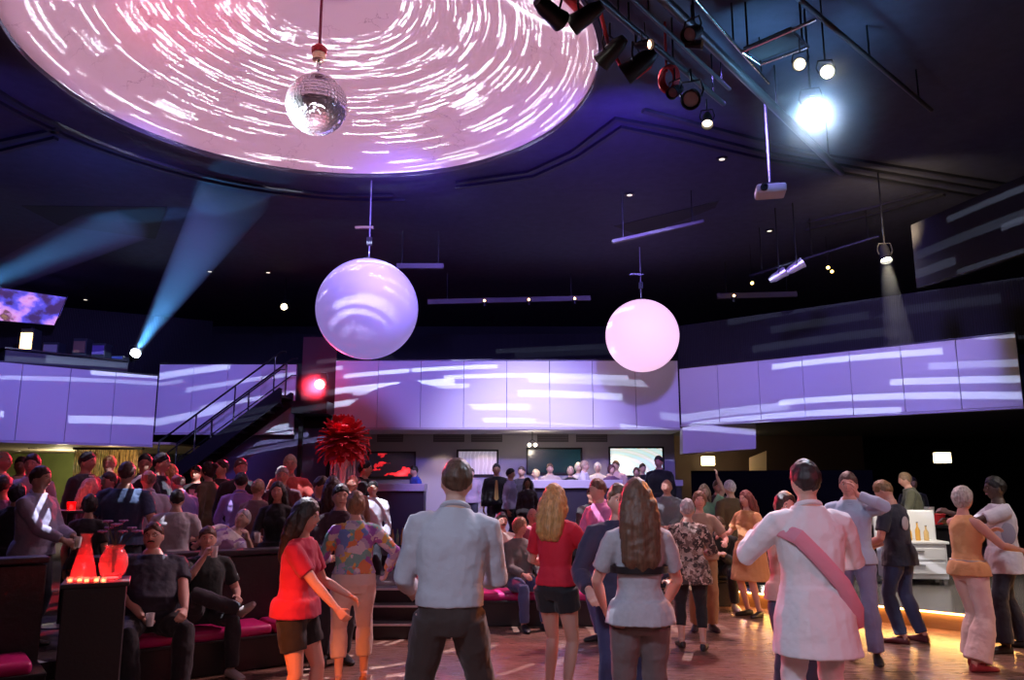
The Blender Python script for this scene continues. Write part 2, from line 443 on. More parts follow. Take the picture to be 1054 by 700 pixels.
def hair_pt(d, style, vol):
    az = math.atan2(d.x, d.y)
    c = math.cos(az)
    zl = {'short': (.44, -.05, -.5), 'long': (.5, -.55, -.8), 'bob': (.48, -.7, -.8), 'curly': (.42, -.5, -.85), 'fringe': (1.3, .12, -.45)}[style]
    line = zl[1] + (zl[0] - zl[1]) * max(0, c) ** 1.3 if c > 0 else zl[1] + (zl[2] - zl[1]) * (-c)
    t = max(0, min(1, (d.z - line) / .12 + .5)); t = t * t * (3 - 2 * t)
    if style == 'fringe' and d.z > .55: t *= max(0, 1 - (d.z - .55) / .15)
    b = V((d.x * .080, d.y * .096, d.z * .121))
    if d.z < 0: b.x *= 1 - .3 * (-d.z) ** 1.6
    if d.z < 0 and d.y < 0: b.y *= 1 - .2 * (-d.z)
    if d.y < 0 and d.z > 0: b.y *= 1.08
    tw = max(0, min(1, (d.z - line) / .55)); tw = tw * tw * (3 - 2 * tw)
    k = 1.045 + (vol + .03) * tw
    if style == 'curly': k += .06 * math.sin(d.x * 23 + 1) * math.sin(d.y * 21) * math.sin(d.z * 19 + 2) + .1
    return b * (.84 + (k - .84) * t)
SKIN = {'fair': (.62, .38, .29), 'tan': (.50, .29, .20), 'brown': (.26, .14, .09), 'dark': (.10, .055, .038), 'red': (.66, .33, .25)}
def hand(mb, w, d, side, palm, curl=.5, s=1.0, fr=.0085):
    "w wrist, d along the hand, side towards the thumb, palm the way the palm faces"
    d = d.normalized(); side = (side - d * side.dot(d)).normalized(); palm = palm - d * palm.dot(d) - side * palm.dot(side)
    palm = palm.normalized() if palm.length > 1e-4 else d.cross(side)
    mb.loft([ring(w + d * (t * s), side, palm, rx * s, ry * s, 10) for t, rx, ry in ((-.02, .026, .02), (.02, .032, .017), (.06, .040, .016), (.088, .039, .013))])
    for off, ln in ((.030, .068), (.0105, .076), (-.0095, .07), (-.0285, .055)):
        b = w + d * (.078 * s) + side * (off * s); a1 = curl * .9; a2 = curl * 1.9
        p1 = b + (d * math.cos(a1) + palm * math.sin(a1)) * (ln * .52 * s)
        p2 = p1 + (d * math.cos(a2) + palm * math.sin(a2)) * (ln * .48 * s)
        mb.tube([b, p1, p2], [fr * s, fr * .95 * s, fr * .75 * s], 7)
    b = w + d * (.025 * s) + side * (.026 * s)
    p1 = b + (side * .8 + d * .7 + palm * .25 * curl).normalized() * (.038 * s)
    p2 = p1 + (side * .25 + d + palm * .7 * curl).normalized() * (.034 * s)
    mb.tube([b, p1, p2], [fr * 1.25 * s, fr * 1.1 * s, fr * .8 * s], 7)
FEM = [(-.13, .10, .085), (-.05, .168, .118), (.03, .168, .115), (.14, .126, .093), (.27, .140, .103), (.38, .148, .098), (.43, .135, .088), (.475, .098, .07), (.51, .066, .058), (.56, .05, .052)]
MAL = [(-.13, .095, .085), (-.05, .152, .112), (.03, .158, .112), (.14, .148, .105), (.27, .165, .115), (.37, .176, .114), (.425, .162, .098), (.475, .118, .08), (.515, .08, .068), (.56, .06, .06)]
NPEOPLE = 0
YADJ = {80: -0.48, 21: -0.18, 47: 0.06, 22: 0.18, 23: -0.24, 40: -0.26, 38: -0.08, 24: 0.24, 27: 0.74, 28: -0.06, 31: -0.44, 29: 0.34, 32: 0.18, 36: -0.14, 35: 0.14, 39: -0.06, 43: 0.06, 53: -0.14, 51: 0.14, 61: -0.06, 60: 0.06, 63: -0.14, 62: 0.14, 66: -0.02, 64: 0.28, 67: -0.08, 68: -0.42, 79: -0.14, 77: 0.14, 34: 0.2, 26: 0.08, 65: 0.24}
def person(label, u, vtop, Y, face=180, z0=0.0, sex='m', h=None, build=1.0, belly=0.0, skin='fair',
           top=('tee', (.2, .2, .2)), bot=('pants', (.03, .03, .045)), hair=('short', (.06, .04, .03)), shoes=(.02, .02, .02),
           hip=(0, 0, None), lean=0, side=0, twist=0, hy=0, hp=0, hr=0, lh=None, rh=None, lp=None, rp=None, lf=None, rf=None, lk=None, rk=None,
           curl=.6, feat=False, group=None, extra=None, near=None, skin_mat=None, dx=0.0, pos=None, ldir=None, rdir=None, palm=None, collar=None):
    global NPEOPLE
    NPEOPLE += 1
    if z0 == .15: Y *= 1.09
    Y += YADJ.get(NPEOPLE, 0)
    pt = at(u, vtop, Y)
    if h is None: h = max(1.46, min(1.95, pt.z - z0))
    S = h / 1.738; fem = sex == 'f'
    near = Y < 9.2 if near is None else near
    root = empty('person', pos if pos else (pt.x + dx, Y, z0), label, 'person', group or 'guests', R(face))
    X, Yv, Z = V((1, 0, 0)), V((0, 1, 0)), V((0, 0, 1))
    leg = .93; hz = hip[2] if hip[2] is not None else .942
    Pv = V((hip[0], hip[1], hz))
    Q = Quaternion(X, -R(lean)) @ Quaternion(Yv, R(side)); Qt = Q @ Quaternion(Z, R(twist))
    Qh = Quaternion(X, -R(lean) * .45) @ Quaternion(Yv, R(side) * .3)
    up, rt, fw = Q @ Z, Qt @ X, Qt @ Yv
    uph, rth, fwh = Qh @ Z, Qh @ X, Qh @ Yv
    prof = FEM if fem else MAL
    def spine(t):
        return Pv + (uph * t if t < 0 else uph * min(t, .12) + up * max(0, t - .12))
    def torso(mb, infl, t0, t1, wide=1.0):
        rs = []
        pr = [q for q in prof if t0 < q[0] < t1]
        def at_t(t):
            for a, b in zip(prof, prof[1:]):
                if a[0] <= t <= b[0]:
                    k = (t - a[0]) / (b[0] - a[0]); return (t, lerp(a[1], b[1], k), lerp(a[2], b[2], k))
            return (t, *prof[-1][1:]) if t > 0 else (t, *prof[0][1:])
        for t, rx, ry in [at_t(t0)] + pr + [at_t(t1)]:
            a, f = (rth, fwh) if t < .1 else (rt, fw)
            wb = build if t < .44 else 1 + (build - 1) * .4
            bl = belly * math.exp(-((t - .12) / .14) ** 2)
            rs.append(ring(spine(t) + f * (bl * .5), a, f, rx * wb * wide + infl, ry * (wb ** .7) + infl + bl * .5, 20, 2.4))
        mb.loft(rs)
        return rs
    sw = (.158 if fem else .186) * (.5 + build * .5)
    SH = {sx: spine(.432) + rt * (sw * sx) for sx in (-1, 1)}
    HJ = {sx: Pv - uph * .03 + rth * (.088 * sx * (.6 + .4 * build)) for sx in (-1, 1)}
    l1, l2 = .295, .255
    arms, legs = {}, {}
    for sx, tgt, pole in ((1, rh, rp), (-1, lh, lp)):
        t = V(tgt) if tgt else SH[sx] + V((.07 * sx, .05, -.53))
        pl = V(pole) if pole else V((.45 * sx, -.75, -.35))
        arms[sx] = (SH[sx], *ik(SH[sx], t, l1, l2, pl))
    for sx, tgt, kn in ((1, rf, rk), (-1, lf, lk)):
        t = V(tgt) if tgt else V((.105 * sx, -.02, .085))
        e, w = ik(HJ[sx], t, .43, .425, V(kn) if kn else V((.12 * sx, 1, .15)))
        legs[sx] = (HJ[sx], e, w)
    ru, af = (.90, .9) if fem else (1.0, 1.0)
    ab = .75 + .25 * build
    def arm(mb, sx, infl, t1, base=True, loose=0.0):
        s, e, w = arms[sx]
        R_ = [(0, .056), (.22, .057), (.5, .051), (1, .043), (1.3, .044), (1.65, .036), (2, .028)]
        pts, rs = [], []
        for t, r in R_ + ([(t1, None)] if t1 not in [q[0] for q in R_] else []):
            pass
        def rad(t):
            for (a, ra_), (b, rb_) in zip(R_, R_[1:]):
                if a <= t <= b: return lerp(ra_, rb_, (t - a) / (b - a))
        for t in sorted({q[0] for q in R_ if q[0] < t1} | {t1}):
            pts.append(lerp(s, e, t) if t <= 1 else lerp(e, w, t - 1)); rs.append(rad(t) * af * ab + infl + loose * t / 2)
        inner = spine(.415) + rt * (.05 * sx); mid = spine(.444) + rt * (sw * .72 * sx)
        mb.tube([inner, mid] + pts, [(.05 + infl) * ab, (.056 * af + infl) * ab] + rs, 14)
    def legm(mb, sx, infl, t1, flare=0.0, t0=0.0):
        a, k, w = legs[sx]
        R_ = [(0, .094), (.35, .087), (.7, .068), (1, .056), (1.3, .058), (1.7, .043), (2, .036)]
        def rad(t):
            for (p, ra_), (q, rb_) in zip(R_, R_[1:]):
                if p <= t <= q: return lerp(ra_, rb_, (t - p) / (q - p))
        pts, rs = [], []
        for t in sorted({q[0] for q in R_ if t0 <= q[0] < t1} | {t0, t1}):
            pts.append(lerp(a, k, t) if t <= 1 else lerp(k, w, t - 1)); rs.append(rad(t) * (.6 + .4 * build) * (1.04 if fem and t < .8 else 1) + infl + flare * max(0, t - .6))
        mb.tube(pts, rs, 14)
    # ---- head frame
    nb = spine(.535)
    Hq = Qt @ Quaternion(Z, R(hy)) @ Quaternion(X, R(hp)) @ Quaternion(Yv, R(hr))
    Hm = Hq.to_matrix()
    hc = nb + (up * .4 + (Hq @ Z) * .6).normalized() * .131 + fw * .016
    # ---- body, one continuous surface
    b = MB(); torso(b, -.004, -.12, .56)
    for sx in (-1, 1):
        arm(b, sx, -.002, 2.0); legm(b, sx, -.004, 2.0)
        s, e, w = arms[sx]
        fd = (w - e).normalized()
        dr = ldir if sx < 0 else rdir
        hd = V(dr).normalized() if dr else fd
        th = Yv if abs(hd.y) < .75 else (Z * .6 - X * sx * .8 if hd.z > -.5 else Yv)
        th = th - hd * th.dot(hd)
        pm = V(palm) if palm else -X * sx + (V((0, 0, -.6)) if abs(hd.y) > .75 else V((0, 0, 0)))
        hand(b, w, hd, th, pm, curl, .95 if fem else 1.05, .0085 if near else .0105)
        a = legs[sx][2]
        sd = V((sx * .25, 1, 0)).normalized() if legs[sx][2].z < .2 else (V((sx * .2, 1, -.15))).normalized()
        if legs[sx][2].z < .2:
            b.tube([a + V((0, -.03, .02)), a + V((0, -.035, -.045)), a + sd * .06 + V((0, 0, -.05)), a + sd * .15 + V((0, 0, -.06))], [.033, .028, .026, .014], 10)
    b.tube([spine(.50), nb, hc - (Hq @ Z) * .05 - (Hq @ Yv) * .01], [.064 if not fem else .055, .056 if not fem else .047, .054 if not fem else .046], 14)
    if fem:
        for sx in (-1, 1): b.ell(spine(.30) + rt * (.066 * sx) + fw * .075, (.066, .055, .066), 12, 8)
    b.ell(hc, 1, 44, 30, M=Hm, fn=lambda d: head_pt(d, fem))
    for sx in (-1, 1): b.ell(hc + Hm @ V((.077 * sx, -.008, -.008)), (.011, .02, .031), 8, 8, M=Hm)
    sk = SKIN[skin]
    def fin(mb, name, m, vox, sm=3, par=root):
        for p in mb.v: p *= S
        o = mb.build(name, m, par)
        REMESH.append((o, vox * S if not near else vox, sm)); return o
    fin(b, 'body', mat('skin_' + skin, sk, .5, bump=.05, bscale=90), .0068 if near else .0105, 2)
    # ---- hair
    st = hair[0]
    if st != 'bald':
        hm = ramp_mat('hair_%02x%02x%02x' % tuple(int(c * 255) for c in hair[1]), [(.25, tuple(c * .55 for c in hair[1])), (.75, tuple(min(1, c * 1.45) for c in hair[1]))], 70, 'noise', .5, (1, 1, .1), .5, 'LINEAR')
        hb = MB(); base = {'bun': 'long', 'pony': 'long', 'thin': 'fringe'}.get(st, st)
        hb.ell(hc, 1, 32, 24, M=Hm, fn=lambda d: hair_pt(d, base, hair[2] if len(hair) > 2 and st not in ('long', 'curly') else .055))
        if st in ('long', 'curly'):
            ln = hair[2] if len(hair) > 2 else .34
            for ox, ww in ((-.045, .058), (.045, .058), (0, .07)):
                pts = [hc + Hm @ V((ox * .8, -.03, .06)), hc + Hm @ V((ox * 1.3, -.075, -.03)), nb - fw * .085 + rt * ox * 1.5 - up * .01, nb - fw * .105 + rt * ox * 1.4 - up * (ln - .17), nb - fw * .10 + rt * ox * 1.15 - up * (ln - .10)]
                hb.tube(pts, [ww * .8, ww, ww * 1.05, ww * .95, ww * .45], 12, flat=.9)
            for sx in (-1, 1):
                hb.tube([hc + Hm @ V((.05 * sx, .0, .07)), hc + Hm @ V((.078 * sx, .005, 0)), hc + Hm @ V((.085 * sx, -.01, -.1)), nb + rt * (.085 * sx) - fw * .04 - up * .03], [.03, .03, .034, .025], 10)
        if st == 'bun': hb.ell(hc + Hm @ V((0, -.1, .07)), .045)
        if st == 'pony': hb.tube([hc + Hm @ V((0, -.08, .06)), hc + Hm @ V((0, -.14, .02)), hc + Hm @ V((0, -.15, -.12)), hc + Hm @ V((0, -.12, -.22))], [.03, .04, .04, .015])
        fin(hb, 'hair', hm, .009, 2)
    # ---- face details
    if feat:
        for sx in (-1, 1):
            e = MB().ell((hc + Hm @ V((.030 * sx, .0752, .008))) * S, .0100 * S, 10, 8)
            ob = e.build('eye', mat('eye_white', (.75, .73, .70), .25), root)
            MB().ell((hc + Hm @ V((.030 * sx, .0822, .008))) * S, (.0050 * S), 8, 6).build('iris', mat('iris', (.03, .02, .015), .2), ob)
            MB().tube([(hc + Hm @ V((x * sx, y, z))) * S for x, y, z in ((.014, .087, .027), (.03, .085, .031), (.046, .074, .026))], [.003 * S, .004 * S, .002 * S], 6).build('eyebrow', mat('brow', (.05, .03, .02), .8), root)
        MB().tube([(hc + Hm @ V((x, y, -.056))) * S for x, y in ((-.022, .077), (-.008, .0865), (.008, .0865), (.022, .077))], [.003 * S, .0058 * S, .0058 * S, .003 * S], 8).build('mouth', mat('lips', (.45, .16, .14), .45), root)
        if feat == 'moustache':
            MB().tube([(hc + Hm @ V((x, y, z))) * S for x, y, z in ((-.03, .074, -.05), (-.012, .088, -.042), (.012, .088, -.042), (.03, .074, -.05))], [.004 * S, .008 * S, .008 * S, .004 * S], 8).build('moustache', mat('brow'), root)
            for sx in (-1, 1):
                ctr = hc + Hm @ V((.03 * sx, .092, .006))
                g = MB().tube([(ctr + Hm @ V((.02 * math.cos(t), .002, .015 * math.sin(t)))) * S for t in (2 * math.pi * i / 12 for i in range(12))], .0016 * S, 5, close=True)
                g.tube([(ctr + Hm @ V((.02 * sx, 0, .004))) * S, (hc + Hm @ V((.078 * sx, .0, .01))) * S], .0014 * S, 5).build('glasses', M_metal, root)
    # ---- clothes
    vx = .009 if near else .013
    def cloth(c, nm='cloth'):
        if not isinstance(c, tuple): return c
        return mat('%s_%02x%02x%02x' % ((nm,) + tuple(int(max(0, min(1, q)) * 255) for q in c)), c, .82, bump=.5, bscale=9, sheen=.15)
    tk, tc_ = top[0], top[1]; hem = top[2] if len(top) > 2 else -.07
    if tk != 'none':
        t = MB(); infl = {'jacket': .026, 'long': .017, 'tee': .016, 'sleeveless': .010}[tk]
        torso(t, infl, max(hem, -.055) if hem > -.06 else -.055, .528 if tk in ('long', 'jacket') else .512, 1.0)
        if hem < -.06:                                   # tails, tunics and dresses fall free below the hip
            n_, top_r = 5, .168 * build if fem else .156 * build
            fl = top[3] if len(top) > 3 else .02
            rs = []
            for i in range(n_ + 1):
                k_ = i / n_; tt = lerp(.07, hem, k_); e_ = min(1, .35 + 2.2 * k_)
                rs.append(ring(Pv + uph * tt * .4 + Z * tt * .6, rth, fwh, top_r + infl + fl * k_ + .026 * e_ - .008, (.118 if fem else .114) * build ** .7 + infl + fl * k_ + .026 * e_, 22, 2.2))
            t.loft(rs)
        if tk != 'sleeveless':
            tl = {'tee': .72, 'long': 1.9, 'jacket': 1.93}[tk]
            for sx in (-1, 1): arm(t, sx, infl * (.8 if tk != 'tee' else 1), tl, loose=.012 if tk == 'tee' else .003)
        if fem:
            for sx in (-1, 1): t.ell(spine(.30) + rt * (.066 * sx) + fw * .078, (.07 + infl * .6, .058 + infl * .5, .07 + infl * .6), 12, 8)
        nm_top = {'jacket': 'jacket', 'long': 'shirt', 'tee': 'shirt', 'sleeveless': 'top'}[tk]
        if hem < -.4: nm_top = 'tunic'
        fin(t, nm_top, cloth(tc_), vx)
    if collar or (collar is None and tk == 'long' and not fem and isinstance(tc_, tuple)):
        c_ = spine(.512); cm = MB()
        cm.tube([(c_ + rt * (.074 * math.cos(q)) + fw * (.070 * math.sin(q) + .012) - up * (.030 * math.sin(q) - (.012 if math.sin(q) < 0 else 0))) * S for q in (2 * math.pi * i / 20 for i in range(20))], .015 * S, 8, close=True)
        cm.build('collar', cloth(tc_), root)
    bk_, bc = bot[0], bot[1]
    if bk_ != 'none':
        bb = MB(); torso(bb, .006, -.125, .07)
        fl = bot[2] if len(bot) > 2 else 0.0
        if bk_ == 'skirt':
            ln = bot[3] if len(bot) > 3 else .45
            bb.loft([ring(Pv + Z * (.05 - (ln + .05) * i / 5), rth, fwh, .178 * build + fl * i / 5, .128 * build + fl * i / 5, 22, 2.2) for i in range(6)])
        else:
            t1 = {'pants': 1.97, 'capri': 1.62, 'shorts': bot[3] if bk_ == 'shorts' and len(bot) > 3 else .42, 'knee': .98}[bk_]
            for sx in (-1, 1): legm(bb, sx, .010 if bk_ != 'shorts' else .016, t1, fl, .1 if hem < -.06 else 0.0)
        fin(bb, {'pants': 'trousers', 'capri': 'trousers', 'shorts': 'shorts', 'knee': 'shorts', 'skirt': 'skirt'}[bk_], cloth(bc), vx)
    if shoes:
        for sx in (-1, 1):
            a = legs[sx][2]; kz = (legs[sx][1] - a).normalized()
            if a.z < .2: d_ = V((sx * .22, 1, 0)).normalized(); dn = V((0, 0, -1))
            else:
                dn = -kz; d_ = V((sx * -.2, .8, .35)); d_ = (d_ - dn * d_.dot(dn)).normalized()
            sr = d_.cross(dn)
            s_ = MB(); fz = min(.085, a.z) if a.z < .2 else .085
            b0 = a + dn * fz
            s_.loft([ring(b0 + d_ * t - dn * (hh / 2), sr, dn, w_, hh / 2, 14, 2.8) for t, w_, hh in ((-.075, .02, .05), (-.06, .034, .075), (0, .037, .085), (.06, .042, .07), (.13, .046, .05), (.18, .038, .042), (.205, .016, .03))])
            for p in s_.v: p *= S
            s_.build('shoe', mat('shoe_%02x%02x%02x' % tuple(int(c * 255) for c in shoes), shoes, .45), root)
    if extra: extra(dict(root=root, S=S, spine=spine, rt=rt, fw=fw, up=up, rth=rth, fwh=fwh, Pv=Pv, arms=arms, legs=legs, hc=hc, Hm=Hm, fin=fin, vx=vx, build=build))
    M = Matrix.Translation(root.location) @ Matrix.Rotation(R(face), 4, 'Z')
    W = lambda p: M @ (p * S)
    return dict(root=root, rh=W(arms[1][2]), lh=W(arms[-1][2]), rhand=W(arms[1][2] + (arms[1][2] - arms[1][1]).normalized() * .09), lhand=W(arms[-1][2] + (arms[-1][2] - arms[-1][1]).normalized() * .09), head=W(hc), S=S)
def band_extra(t, h, m, infl=.03, name='belt', wide=1.0):
    def f(k):
        mb = MB(); prof_w = .15 * k['build']
        rs = [ring(k['spine'](t + dz), k['rth'], k['fwh'], prof_w * wide + infl + e, .105 * k['build'] ** .7 + infl + e, 22, 2.3) for dz, e in ((-h / 2, 0), (-h / 2, .006), (h / 2, .006), (h / 2, 0))]
        mb.loft(rs)
        for p in mb.v: p *= k['S']
        mb.build(name, m, k['root'])
    return f
def finish_people():
    tx = bpy.data.textures.new('cloth_folds', 'CLOUDS'); tx.noise_scale = .11; tx.noise_depth = 2
    th = bpy.data.textures.new('hair_locks', 'CLOUDS'); th.noise_scale = .035; th.noise_depth = 2
    for o, vox, sm in REMESH:
        r = o.modifiers.new('skin', 'REMESH'); r.mode = 'VOXEL'; r.voxel_size = max(vox, .005); r.use_smooth_shade = True
        s = o.modifiers.new('soft', 'SMOOTH'); s.factor = .5; s.iterations = sm
        nm = o.name.split('.')[0]
        if nm != 'body':
            d = o.modifiers.new('folds', 'DISPLACE'); d.texture = th if nm == 'hair' else tx; d.texture_coords = 'GLOBAL'; d.mid_level = .5; d.strength = .016 if nm == 'hair' else .022
    dg = bpy.context.evaluated_depsgraph_get()
    for o, vox, sm in REMESH:
        me = bpy.data.meshes.new_from_object(o.evaluated_get(dg), depsgraph=dg)
        old = o.data; mts = [m for m in old.materials]
        o.modifiers.clear(); o.data = me
        me.materials.clear()
        for m in mts: me.materials.append(m)
        me.polygons.foreach_set('material_index', [0] * len(me.polygons))
        me.shade_smooth()
        bpy.data.meshes.remove(old)
# ------------------------------------------------------------------ the guests
BLK, NVY, DRK, JEAN = (.012, .012, .015), (.02, .028, .06), (.03, .028, .03), (.10, .14, .30)
BRN, DBR, BLD, BLN, GRY, BKH = (.10, .05, .025), (.04, .02, .012), (.42, .24, .09), (.55, .36, .15), (.38, .36, .35), (.012, .009, .008)
M_floral = ramp_mat('floral_print', [(0, (.45, .40, .62)), (.2, (.75, .25, .10)), (.34, (.20, .45, .42)), (.5, (.70, .62, .70)), (.66, (.35, .12, .50)), (.8, (.75, .50, .12)), (.9, (.15, .25, .60))], 17)
M_paisley = ramp_mat('paisley_print', [(0, (.05, .035, .03)), (.3, (.42, .33, .27)), (.5, (.16, .10, .08)), (.7, (.60, .48, .40)), (.85, (.25, .17, .13))], 26)
M_splash = ramp_mat('splash_print', [(0, (.75, .70, .66)), (.62, (.75, .70, .66)), (.66, (.75, .38, .15)), (.82, (.35, .22, .40))], 14, bump=0)
M_heather = ramp_mat('heather_grey', [(0, (.36, .36, .40)), (1, (.50, .49, .52))], 45, 'noise', .85, interp='LINEAR')
M_redshirt = mat('red_cotton', (.62, .015, .04), .8, bump=.35, bscale=9)
G = {}
def pp(k, *a, **kw):
    G[k] = person(*a, **kw)
# ---- the people on the dance floor
def chest_print(k):
    S = k['S']
    MB().ell((k['spine'](.30) - k['fw'] * .137 - k['rt'] * .055) * S, (.085 * S, .012 * S, .075 * S), 18, 10).build('jersey_badge', mat('jersey_print', (.52, .46, .50), .8), k['root'])
pp('grey', 'person dancing in pale grey shirt and dark brown trousers, back turned, near the steps', 461, 468, 4.6, 4, h=1.82, build=1.04, top=('long', (.52, .52, .58), .02), bot=('pants', (.055, .036, .032), .022), hair=('short', (.10, .05, .03), .07), lf=(-.19, -.02, .085), rf=(.27, .16, .085), rh=(.17, .33, 1.06), rp=(.45, -.4, -.9), lh=(-.20, .30, 1.0), lp=(-.35, -.4, -1), lean=5, side=3, hip=(.02, 0, .925), group='dancers')
pp('redleft', 'person with long dark hair in crimson top and black shorts beside the booths', 310, 513, 5.6, 262, sex='f', h=1.55, build=1.10, top=('tee', (.50, .01, .06), -.062, .015), bot=('shorts', (.012, .011, .014), 0, .62), hair=('curly', (.035, .016, .012), .34), skin='red', rh=(.14, .42, .90), lh=(-.26, .32, 1.0), lf=(-.12, .10, .085), rf=(.13, -.06, .085), feat=True, lean=3, group='dancers')
pp('floral', 'person in bright flower-print blouse and cream cropped trousers, dancing with back turned', 367, 500, 7.0, 14, sex='f', h=1.60, build=1.16, top=('long', M_floral, .05), bot=('capri', (.68, .56, .50), .012), hair=('bob', (.26, .15, .08)), lh=(-.22, .36, 1.10), rh=(.33, .22, .98), rp=(1, -.2, -.2), lf=(-.10, .02, .085), rf=(.13, .12, .085), shoes=(.30, .12, .08), group='dancers')
pp('redleft_p', 'person in dark clothes and black shoes dancing hidden behind flower-print blouse', 351, 497, 7.9, 200, h=1.66, top=('long', (.04, .02, .035)), hair=('short', BKH), rh=(.2, .34, 1.08), lh=(-.18, .36, 1.1), feat=True, group='dancers')
pp('redblonde', 'person with long blonde hair in bright red T-shirt and tiny black shorts, back turned', 571, 493, 6.4, -32, sex='f', h=1.66, build=.92, top=('tee', M_redshirt, -.015), bot=('shorts', BLK), hair=('long', (.52, .27, .09), .30), skin='fair', rh=(.30, .36, .98), rp=(.6, -.6, -.6), lh=(-.20, .30, 1.05), lf=(-.085, .02, .085), rf=(.09, -.03, .085), hr=-6, group='dancers')
pp('pink', 'person in pink long-sleeved shirt and blue jeans dancing between the two long-haired dancers', 620, 487, 8.9, 118, h=1.72, build=1.06, top=('long', (.72, .20, .42)), bot=('pants', (.13, .12, .28), .02), hair=('short', (.16, .08, .05)), rh=(.16, .36, 1.12), lh=(-.22, .34, 1.0), lean=5, group='dancers')
pp('greydress', 'person with long straight brown hair in grey tunic with black belt, back turned', 655, 489, 4.9, 0, sex='f', h=1.69, build=.90, top=('tee', M_heather, -.065, .03), bot=('pants', (.17, .13, .13), .02), hair=('long', (.13, .062, .035), .40), skin='red', rh=(.19, .26, .93), lh=(-.19, .26, .93), rp=(1, -.55, -.4), lp=(-1, -.55, -.4), lf=(-.085, 0, .085), rf=(.085, .02, .085), group='dancers', extra=band_extra(.25, .04, mat('belt_leather', (.012, .01, .012), .4), .034))
pp('greydress_p', 'person in navy suit facing the long-haired dancer in the belted grey tunic', 636, 496, 5.8, 185, h=1.66, top=('jacket', (.03, .03, .07)), bot=('pants', (.04, .045, .12), .02), hair=('short', BRN), lh=(-.3, .24, 1.05), rh=(.28, .26, 1.0), feat=True, group='dancers')
pp('paisley', 'person with cropped grey hair in brown patterned blouse, black cropped trousers and black heels', 707, 512, 8.6, -8, sex='f', h=1.50, build=1.22, top=('long', M_paisley, -.20, .03), bot=('capri', BLK), hair=('short', GRY, .10), lh=(-.2, .30, 1.05), rh=(.24, .3, 1.08), lf=(-.12, .05, .085), rf=(.12, -.08, .085), group='dancers')
pp('tanpants', 'person in orange-brown clothes and strappy sandals dancing behind the brown patterned blouse', 719, 503, 9.6, 175, sex='f', h=1.58, top=('tee', (.35, .22, .15)), bot=('pants', (.40, .24, .12), .02), hair=('bob', (.20, .09, .05)), skin='red', lh=(-.26, .3, 1.1), rh=(.26, .28, 1.08), shoes=(.05, .03, .03), feat=True, group='dancers')
def swath(k):  # simple pink band drawn for a moving arm across the back
    S = k['S']; sp, rt, fw, Pv = k['spine'], k['rt'], k['fw'], k['Pv']
    pts = [sp(.40) - rt * .20 - fw * .02, sp(.36) - rt * .13 - fw * .145, sp(.24) - rt * .02 - fw * .165, sp(.10) + rt * .10 - fw * .17, sp(-.05) + rt * .19 - fw * .12, sp(-.16) + rt * .225 - fw * .03]
    mb = MB().tube([p * S for p in pts], [.045 * S] * 6, 12, flat=.28, side=-fw)
    mb.build('swath', mat('pink_swath', (.78, .30, .38), .75, bump=.4, bscale=14), k['root'])
pp('white', 'person in long white tunic and white trousers with a pink sash, back turned', 828, 467, 5.0, 3, h=1.80, build=1.08, top=('long', (.80, .78, .80), -.30, .05), bot=('pants', (.78, .72, .74), .01), hair=('short', (.03, .02, .02), .08), lh=(-.22, .30, 1.30), lp=(-.8, -.4, -.9), rh=(.20, .34, 1.14), rp=(.8, -.5, -.7), shoes=(.30, .22, .20), extra=swath, group='dancers')
pp('white_p', 'person in peach dress dancing face to face with the white-tunic dancer', 806, 499, 6.2, 188, sex='f', h=1.60, top=('sleeveless', (.60, .35, .28)), bot=('pants', (.05, .05, .09), .02), hair=('bob', DBR), skin='red', lh=(-.24, .40, 1.26), rh=(.34, .26, 1.28), rdir=(.1, .3, 1), feat=True, group='dancers')
pp('bluegrey', 'person in pale blue shirt, hand raised to face, behind the white tunic', 872, 480, 8.1, 150, h=1.78, top=('long', (.42, .50, .66)), bot=('pants', (.20, .20, .32), .02), hair=('short', (.10, .05, .04)), skin='red', lh=(-.10, .26, 1.52), lp=(-1, .1, -.4), ldir=(.25, .1, 1), rh=(.26, .34, 1.15), lf=(-.15, .12, .085), rf=(.12, -.12, .085), feat=True, group='dancers')
pp('jersey', 'person in black team jersey with pale badge on the back, dark jeans, head bowed', 919, 489, 8.9, 42, h=1.72, build=1.06, top=('tee', (.02, .018, .035), -.14, .02), bot=('pants', (.035, .05, .12), .014), hair=('short', (.22, .12, .05)), skin='red', hp=-28, lean=6, lh=(-.22, .3, 1.0), rh=(.2, .34, .98), lf=(-.12, .0, .085), rf=(.16, -.10, .085), shoes=(.10, .015, .02), extra=chest_print, group='dancers')
pp('tshirt', 'dark-skinned person in printed white T-shirt and black trousers dancing arm outstretched', 1024, 486, 8.5, 76, h=1.74, build=1.10, skin='dark', top=('tee', (.72, .66, .72), -.18, .03), bot=('pants', (.018, .016, .03), .03), hair=('short', BKH), lh=(-.12, .50, 1.36), rh=(.12, .46, 1.26), lf=(-.20, .14, .085), rf=(.18, -.16, .085), lp=(-.6, -.3, -.8), feat=True, group='dancers',
   extra=lambda k: MB().ell((k['spine'](.22) - k['rt'] * .187 * k['build'] + k['fw'] * .0) * k['S'], (.012 * k['S'], .07 * k['S'], .11 * k['S']), 14, 10).build('shirt_print', mat('faded_print', (.35, .32, .40), .8), k['root']))
pp('palewoman', 'person with ash-blonde hair in orange top, silver belt and pale flared trousers, dancing', 988, 496, 7.7, 285, sex='f', h=1.64, build=1.0, top=('sleeveless', (.72, .36, .14)), bot=('pants', (.72, .52, .44), .06), hair=('bob', (.45, .40, .36)), skin='red', lh=(-.14, .44, 1.28), rh=(.20, .44, 1.12), lf=(-.10, .06, .085), rf=(.12, -.12, .085), feat=True, shoes=(.35, .04, .04), group='dancers', extra=band_extra(.05, .06, mat('silver_belt', (.55, .50, .52), .35, .6), .022))
